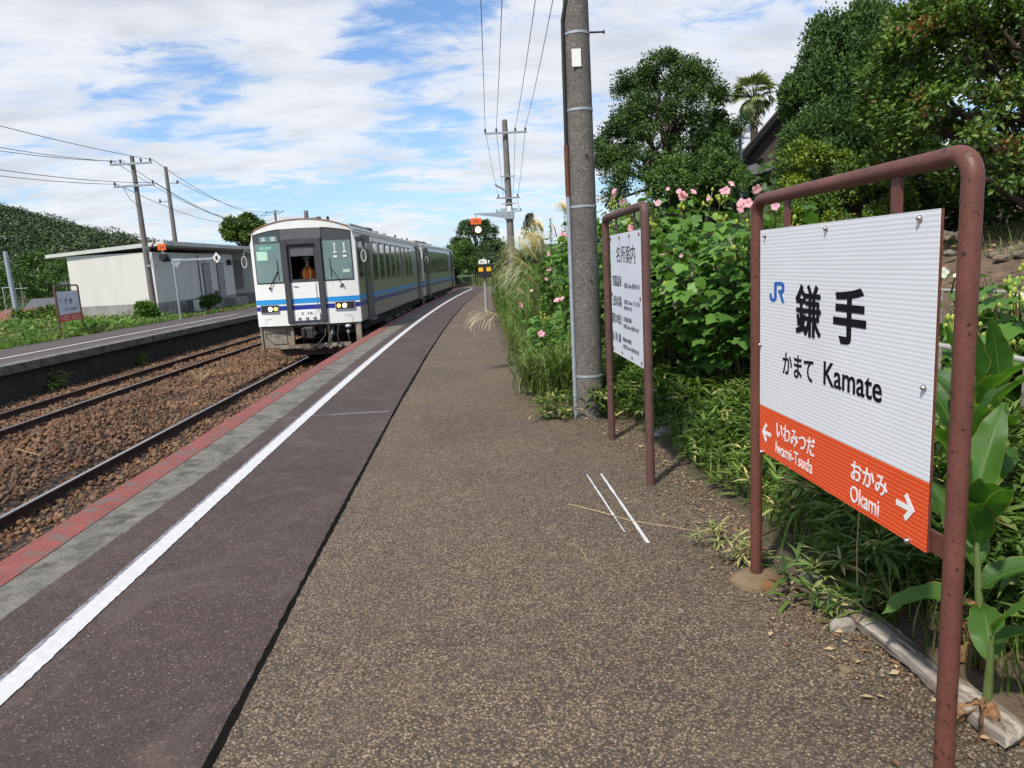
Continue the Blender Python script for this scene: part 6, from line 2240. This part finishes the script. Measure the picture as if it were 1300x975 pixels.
# ------------------------------------------------------------------ near ground details
# timber plank half buried along the verge
a, b = gp(1030, 742), gp(1290, 950)
d = b - a
ln = d.length
mb = MB()
n = 40
rr_ = random.Random(3)
ws = .052
vs = []
for i in range(n + 1):
    t_ = i / n
    for (u, v) in ((-1, -.6), (-1, .55), (-.6, .9), (-.2, .8), (.2, 1.0), (.6, .85), (1, .5), (1, -.6)):
        vs.append((t_ * ln + (rr_.uniform(-.05, .02) if i in (0, n) else 0), u * ws * (1 + .10 * math.sin(t_ * 9)) + rr_.uniform(-.003, .003), v * .032 + rr_.uniform(-.004, .004) + .006 * math.sin(t_ * 14 + u)))
fs = [(i * 8 + j, (i + 1) * 8 + j, (i + 1) * 8 + (j + 1) % 8, i * 8 + (j + 1) % 8) for i in range(n) for j in range(8)]
fs += [tuple(range(8))[::-1] if False else tuple(range(8)), tuple(n * 8 + j for j in range(8))[::-1]]
mb.add(vs, fs)
mw, nt_, p_ = newmat('split grey timber')
v = objc(nt_)
g1 = noise(nt_, v, 30, 8, .7, .6, (.06, 1, 1))
g2 = noise(nt_, v, 4, 4, .6)
c_ = ramp(nt_, g1, [(.38, (.03, .022, .016)), (.47, (.20, .165, .13)), (.60, (.38, .335, .28)), (.72, (.25, .205, .16))])
c_ = mixc(nt_, ramp(nt_, g2, [(.55, 0.0), (.68, .7)]), c_, (.12, .07, .045))
nt_.links.new(c_, p_.inputs['Base Color'])
p_.inputs['Roughness'].default_value = .9
bump(nt_, p_, g1, 1.0, .012)
o = mb.build('timber_plank', mw, loc=(a.x, a.y, .034))
o.rotation_euler = (0, .0, math.atan2(d.y, d.x))
tag(o, 'split weathered grey timber half buried along the edge of the walkway', 'timber')


def rock(label, px, py, s, seed, mat='rock', z=0, squash=.6, name='stone'):
    r = random.Random(seed)
    bm = __import__('bmesh').new()
    __import__('bmesh').ops.create_icosphere(bm, subdivisions=2, radius=1)
    for v in bm.verts:
        n_ = v.co.copy()
        k_ = 1 + .22 * math.sin(n_.x * 3.1 + seed) * math.cos(n_.y * 2.7 + seed * 2) + r.uniform(-.10, .10)
        v.co = Vector((n_.x * k_ * 1.15, n_.y * k_ * .9, max(n_.z * k_ * squash, -.45)))
        v.co *= s
    me = bpy.data.meshes.new(name)
    bm.to_mesh(me)
    bm.free()
    me.materials.append(mt[mat])
    o = bpy.data.objects.new(name, me)
    c = gp(px, py, z)
    o.location = (c.x, c.y, z + s * squash * .35)
    o.rotation_euler = (0, 0, r.uniform(0, 6))
    link(o)
    return tag(o, label, 'stone')


rock('pale angular stone beside the upper end of the weathered timber', 1069, 796, .055, 1)
rock('rusty brown stone below the weathered timber', 1073, 852, .026, 2, 'foot_rust')
rock('broken concrete lump behind the right post of the information sign', 838, 553, .12, 3, 'concrete', squash=.45)
rock('flat concrete chip in the weeds left of the pole base', 704, 527, .10, 4, 'concrete', squash=.4)
rock('small pale pebble on the walkway near the information sign', 794, 634, .012, 5)
rock('dark flat pebble near the timber', 1085, 838, .022, 7, 'foot_rust')
# loose gravel at the walkway edge
r = np.random.default_rng(55)


def scatter_pebbles(name, n, f, size, mat, seed, label):
    x, y = f(n)
    def zf(a, b):
        return np.zeros_like(a) + .002
    rr2 = np.random.default_rng(seed)
    ph = np.array([(1, 0, 0), (-1, 0, 0), (0, 1, 0), (0, -1, 0), (0, 0, 1), (0, 0, -1)], float)
    F = np.array([(0, 2, 4), (2, 1, 4), (1, 3, 4), (3, 0, 4), (2, 0, 5), (1, 2, 5), (3, 1, 5), (0, 3, 5)])
    s = size * rr2.uniform(.4, 1.5, n)
    V = ph[None] * (1 + rr2.uniform(-.35, .35, (n, 6, 3))) * rr2.uniform(.6, 1.2, (n, 1, 3)) * s[:, None, None]
    a = rr2.uniform(0, 6.28, n)
    c, sn = np.cos(a), np.sin(a)
    V = np.stack([V[..., 0] * c[:, None] - V[..., 1] * sn[:, None], V[..., 0] * sn[:, None] + V[..., 1] * c[:, None], V[..., 2] * .7], -1)
    V += np.stack([x, y, s * .4], -1)[:, None]
    o = npmesh(name, V.reshape(-1, 3), (F[None] + (np.arange(n) * 6)[:, None, None]).reshape(-1, 3), mat)
    return tag(o, label, 'gravel', kind='stuff')


mt['gravel'] = leafmat('loose gravel', [(.06, .045, .032), (.17, .13, .09), (.10, .08, .06), (.27, .23, .17), (.13, .07, .045), (.08, .075, .07)], rough=.9, trans=0)


def fg(n):
    y = 1.0 + 7.2 * r.random(n) ** 1.3
    return edge_x(y) + .03 - np.abs(r.normal(size=n)) * .17, y


scatter_pebbles('loose_gravel', 9000, fg, .0085, mt['gravel'], 2, 'loose gravel gathered along the right edge of the walkway')


def fg2(n):
    return r.uniform(-.9, 1.5, n), 1.2 + 9 * r.random(n) ** 1.5


scatter_pebbles('scattered_grit', 5500, fg2, .0042, mt['gravel'], 3, 'fine grit scattered over the walkway')
# dry leaves and straw bits
o = leaves('leaf_litter', np.stack([*fg(420), np.full(420, .012)], -1), np.concatenate([r.normal(size=(420, 2)), np.zeros((420, 1))], 1), np.tile([0, 0, 1.0], (420, 1)) + r.normal(size=(420, 3)) * .25, r.uniform(.015, .05, 420), 'rhomb', [mt['straw'], mt['dead']], mi=(r.random(420) < .5).astype(int))
tag(o, 'dry leaf scraps lying on the gravel at the walkway edge', 'leaf litter', kind='stuff')
a, m_, b = gp(722, 641), gp(800, 662), gp(905, 678)
tag(MB().tube([(0, 0, .006), tuple((m_ - a) * .5 + Vector((0, 0, .010))), tuple(m_ - a + Vector((0, 0, .006))), tuple(b - a + Vector((0, 0, .004)))], [.0035, .0035, .003, .0015], 5).build('straw_stem', mt['straw'], loc=a), 'long straw stem lying across the two white lines on the walkway', 'straw')
a, b = gp(728, 690), gp(748, 716)
tag(MB().tube([(0, 0, .004), tuple((b - a) * .5 + Vector((.01, 0, .006))), tuple(b - a + Vector((0, 0, .004)))], .002, 4).build('straw_stem', mt['straw'], loc=a), 'short pale straw lying on the walkway in front of the white lines', 'straw')
c = gp(1097, 790)
tag(MB().tube([(0, 0, 0), (.0, .02, .3), (.015, .03, .62)], [.0035, .003, .002], 5).build('dry_stalk', mt['straw'], loc=(c.x, c.y + .05, 0)), 'thin dry stalk standing under the Kamate board', 'dry stalk')

# weathered pipe rail on the bank at the right, on stakes
a, b = at(1186, 438, 4.3), at(1345, 466, 3.9)
t = thing('pipe_rail', 'thin weathered grey rail on stakes behind the canna leaves', 'rail', (a.x, a.y, 0))
MB().tube([(0, 0, a.z), tuple((b - a) * .5 + Vector((0, 0, a.z + .01))), (b.x - a.x, b.y - a.y, b.z)], .018, 8).build('rail', mt['concrete'], t, smooth=True)
for q_ in (.05, .75):
    pp = (b - a) * q_
    MB().tube([(pp.x, pp.y, -.1), (pp.x, pp.y, a.z + pp.z)], .015, 6).build('stake', mt['wood'], t)
a, b = at(1180, 368, 6.2), at(1345, 372, 6.0)
t = thing('pipe_rail', 'farther thin rail in front of the earth bank', 'rail', (a.x, a.y, 0))
MB().tube([(0, 0, a.z), (b.x - a.x, b.y - a.y, b.z)], .014, 8).build('rail', mt['concrete'], t, smooth=True)
for q_ in (.1, .8):
    pp = (b - a) * q_
    MB().tube([(pp.x, pp.y, .2), (pp.x, pp.y, a.z)], .013, 6).build('stake', mt['wood'], t)

# stones set in the bank
BS = ['large grey stone low on the earth bank', 'flat brown stone on the earth bank', 'squarish stone below the tree trunk', 'small stone on the bank beside the flowers', 'round stone near the roots', 'pale stone at the upper bank', 'broken slab on the bank', 'half buried stone at the right edge of the bank']
for i, (px, py, Y, s_) in enumerate(((1262, 342, 8.6, .13), (1272, 352, 8.3, .12), (1286, 334, 8.8, .11), (1206, 322, 9, .12), (1225, 300, 10, .2), (1196, 300, 10, .22), (1294, 352, 8.2, .12), (1300, 318, 9.2, .13))):
    c = at(px, py, Y)
    o = rock(BS[i], px, py, s_ * .72, 20 + i, z=0, squash=.6, mat='rock_brown')
    o.location = (c.x, c.y, max(c.z, float(gz(c.x, c.y))) )
    tag(o, group='stones of the earth bank')

r = np.random.default_rng(321)
n = 7000
y = 4 + 10 * r.random(n)
x = 3.0 + 6.5 * r.random(n)
k = (np.sin(x * 2.1 + y * .7) + np.sin(y * 1.9 - x) + r.normal(size=n) * .5) > .35
x, y = x[k], y[k]
n = len(x)
o = blades('bank_grass', np.stack([x, y, gz(x, y) + .02], -1), r.uniform(0, 6.28, n), r.uniform(.08, .34, n), r.uniform(.006, .012, n), r.uniform(.3, 1.8, n), [mt['grass'], mt['drygrass']], mi=(r.random(n) < .35).astype(int), seg=3)
tag(o, 'patchy grass growing on the brown earth bank', 'grass', kind='stuff')
n = 1800
x, y = 3.2 + 6 * r.random(n), 5 + 8 * r.random(n)
o = leaves('bank_litter', np.stack([x, y, gz(x, y) + .05], -1), np.concatenate([r.normal(size=(n, 2)), np.zeros((n, 1))], 1), np.tile([0, 0, 1.0], (n, 1)) + r.normal(size=(n, 3)) * .4, r.uniform(.04, .11, n), 'rhomb', [mt['straw'], mt['dead']], mi=(r.random(n) < .6).astype(int))
tag(o, 'fallen dry leaves on the brown earth bank', 'leaf litter', kind='stuff')

# ------------------------------------------------------------------ canna plants
def canna_leaf(base, az, el, L_, W_, droop, parent, mat, twist=0.0, roll=0.0, stalk_l=.12, name='leaf', seed=0):
    r = random.Random(seed)
    base = Vector(base)
    n_, m = 20, 8
    h = Vector((math.cos(az), math.sin(az), 0))
    side = Vector((-math.sin(az), math.cos(az), 0))
    p = base.copy()
    vs = []
    ang = el
    for i in range(n_ + 1):
        t_ = i / n_
        d = h * math.cos(ang) + Vector((0, 0, math.sin(ang)))
        nv = side.cross(d) * -1
        if nv.z < 0:
            nv = -nv
        w = W_ / 2 * (math.sin(math.pi * min(1, t_ ** .72)) ** .85) if t_ < 1 else 0
        w = max(w, .004)
        sd = (side * math.cos(twist * t_ + roll) + nv * math.sin(twist * t_ + roll))
        nn = d.cross(sd)
        if nn.z < 0:
            nn = -nn
        for j in range(m + 1):
            u = (j / m - .5) * 2
            wave = (.06 * math.sin(t_ * 13 + seed + (2 if u > 0 else 0)) + .035 * math.sin(t_ * 31 + seed * 2 + (1 if u > 0 else 0))) * W_ * u * u
            curl = (abs(u) ** 1.4) * w * (1.1 if name == 'dead_leaf' else .32)
            jit = Vector((r.uniform(-1, 1), r.uniform(-1, 1), r.uniform(-1, 1))) * (.007 if name == 'dead_leaf' else 0)
            vs.append(p + sd * (u * w * (.75 if name == 'dead_leaf' else 1)) + nn * (curl + wave) + jit)
        p = p + d * (L_ / n_)
        ang -= droop / n_
    fs = [(i * (m + 1) + j, i * (m + 1) + j + 1, (i + 1) * (m + 1) + j + 1, (i + 1) * (m + 1) + j) for i in range(n_) for j in range(m)]
    mb = MB().add(vs, fs)
    o = mb.build(name, mat, parent, smooth=True)
    uv = o.data.uv_layers.new(name='UVMap')
    for lp in o.data.loops:
        i_, j_ = divmod(lp.vertex_index, m + 1)
        uv.data[lp.index].uv = (j_ / m, i_ / n_)
    return o


def canna_mat():
    m, nt, p = newmat('ribbed canna leaf')
    v = objc(nt)
    g = nt.nodes.new('ShaderNodeNewGeometry')
    oi = nt.nodes.new('ShaderNodeObjectInfo')
    c = ramp(nt, oi.outputs['Random'], [(0, (.045, .125, .022)), (.5, (.065, .17, .028)), (1, (.10, .22, .035))])
    n_ = noise(nt, v, 5, 5, .6)
    c = mixc(nt, .6, c, ramp(nt, n_, [(.3, .7), (.7, 1.25)]), 'MULTIPLY')
    br = noise(nt, v, 9, 6, .7)
    c = mixc(nt, ramp(nt, br, [(.70, 0.0), (.74, 1.0)]), c, (.28, .17, .06))
    nt.links.new(c, p.inputs['Base Color'])
    uvn = nt.nodes.new('ShaderNodeUVMap')
    su = NN(nt, 'ShaderNodeSeparateXYZ')
    nt.links.new(uvn.outputs[0], su.inputs[0])
    au = math_(nt, 'ABSOLUTE', math_(nt, 'SUBTRACT', su.outputs[0], .5))
    ph = math_(nt, 'SUBTRACT', math_(nt, 'MULTIPLY', su.outputs[1], 190.0), math_(nt, 'MULTIPLY', au, 150.0))
    vein = math_(nt, 'SINE', math_(nt, 'ADD', ph, math_(nt, 'MULTIPLY', n_, 3.0)))
    c = mixc(nt, .35, c, ramp(nt, vein, [(.0, (.78, .82, .75)), (1.0, (1.12, 1.1, 1.1))]), 'MULTIPLY')
    c = mixc(nt, ramp(nt, au, [(.0, .75), (.035, .0)]), c, (.20, .30, .09))
    c = mixc(nt, math_(nt, 'MULTIPLY', ramp(nt, math_(nt, 'ADD', au, math_(nt, 'MULTIPLY', n_, .12)), [(.52, 0.0), (.56, 1.0)]), .8), c, (.30, .24, .07))
    p.inputs['Roughness'].default_value = .42
    nt.links.new(c, p.inputs['Base Color'])
    bump(nt, p, math_(nt, 'ADD', vein, math_(nt, 'MULTIPLY', ramp(nt, au, [(.0, 0.0), (.06, 1.0)]), 6.0)), .35, .002)
    t = nt.nodes.new('ShaderNodeBsdfTranslucent')
    nt.links.new(mixc(nt, 1.0, c, (1.6, 1.7, .5), 'MULTIPLY'), t.inputs[0])
    mx = nt.nodes.new('ShaderNodeMixShader')
    mx.inputs[0].default_value = .42
    nt.links.new(p.outputs[0], mx.inputs[1])
    nt.links.new(t.outputs[0], mx.inputs[2])
    out = [x for x in nt.nodes if x.type == 'OUTPUT_MATERIAL'][0]
    nt.links.new(mx.outputs[0], out.inputs[0])
    return m


mt['canna'] = canna_mat()


def canna(label, x, y, h, seed, spec, dead=()):
    t = thing('canna_plant', label, 'canna', (x, y, 0), group='canna plants')
    r = random.Random(seed)
    h *= .80
    spec = [(a_, b_, c_, d_ * .88, e_ * .80, f_) for a_, b_, c_, d_, e_, f_ in spec]
    top = Vector((r.uniform(-.05, .05), r.uniform(-.05, .05), h))
    MB().tube([(0, 0, -.02), tuple(top * .5), tuple(top)], [.016, .013, .006], 8).build('stem', mt['gstem'], t, smooth=True)
    for k, (f, az, el, L_, W_, dr_) in enumerate(spec):
        canna_leaf(top * f, R(az), R(el), L_, W_, R(dr_), t, mt['canna'], twist=r.uniform(-.3, .3), roll=r.uniform(-.35, .35), seed=seed * 10 + k)
    for k, (f, az, el, L_, W_, dr_) in enumerate(dead):
        canna_leaf(top * f, R(az), R(el), L_, W_, R(dr_), t, mt['dead'], twist=r.uniform(-1.5, 1.5), roll=r.uniform(-.8, .8), name='dead_leaf', seed=seed * 10 + 50 + k)
    return t


canna('canna plant with a long brown tipped leaf reaching left above the timber', 1.78, 2.30, .78, 1,
      [(.36, 176, 42, .44, .15, 85), (.62, 95, 62, .46, .18, 45), (.75, 215, 68, .40, .17, 50), (.88, 250, 62, .42, .17, 50), (1.0, 30, 75, .45, .16, 30), (.95, 160, 80, .42, .15, 20), (.5, 330, 50, .4, .16, 60)],
      [(.20, 200, -30, .22, .06, 130), (.16, 240, -45, .26, .07, 80), (.4, 172, 5, .16, .05, 160), (.22, 120, -20, .22, .06, 120)])
canna('canna plant with broad upright leaves behind the right sign post', 2.00, 2.78, .98, 2,
      [(.45, 130, 50, .50, .19, 60), (.6, 245, 55, .48, .19, 55), (.72, 190, 66, .46, .19, 45), (.85, 100, 66, .48, .18, 40), (1.0, 190, 82, .50, .16, 15), (.95, 330, 66, .48, .17, 50), (.55, 20, 50, .48, .19, 60)],
      [(.3, 190, -10, .26, .07, 120)])
canna('tall canna plant partly cut by the right edge of the picture', 2.30, 3.05, 1.12, 3,
      [(.45, 180, 50, .50, .20, 60), (.58, 250, 50, .52, .20, 60), (.7, 215, 62, .52, .20, 50), (.8, 130, 62, .5, .19, 45), (1.0, 170, 80, .5, .17, 20), (.9, 280, 60, .48, .18, 50)])
canna('small young canna near the bottom right corner', 1.60, 2.04, .40, 4,
      [(.7, 60, 50, .34, .13, 80), (.9, 330, 45, .32, .12, 90), (1.0, 290, 70, .34, .11, 50)],
      [(.2, 170, -15, .24, .06, 120), (.25, 230, -5, .26, .07, 140), (.15, 100, -20, .22, .06, 110)])
canna('canna plant in the shade showing between the board and the right post', 1.92, 3.25, .85, 5,
      [(.5, 230, 55, .46, .17, 50), (.8, 60, 66, .45, .17, 45), (1.0, 300, 78, .45, .16, 20), (.7, 20, 55, .45, .16, 50)])
canna('low canna at the right edge below the white hibiscus flowers', 2.75, 3.55, .95, 6,
      [(.5, 200, 50, .5, .19, 60), (.65, 240, 55, .5, .19, 55), (.8, 160, 66, .48, .18, 40), (1.0, 210, 78, .48, .16, 20), (.9, 300, 60, .45, .17, 50)])
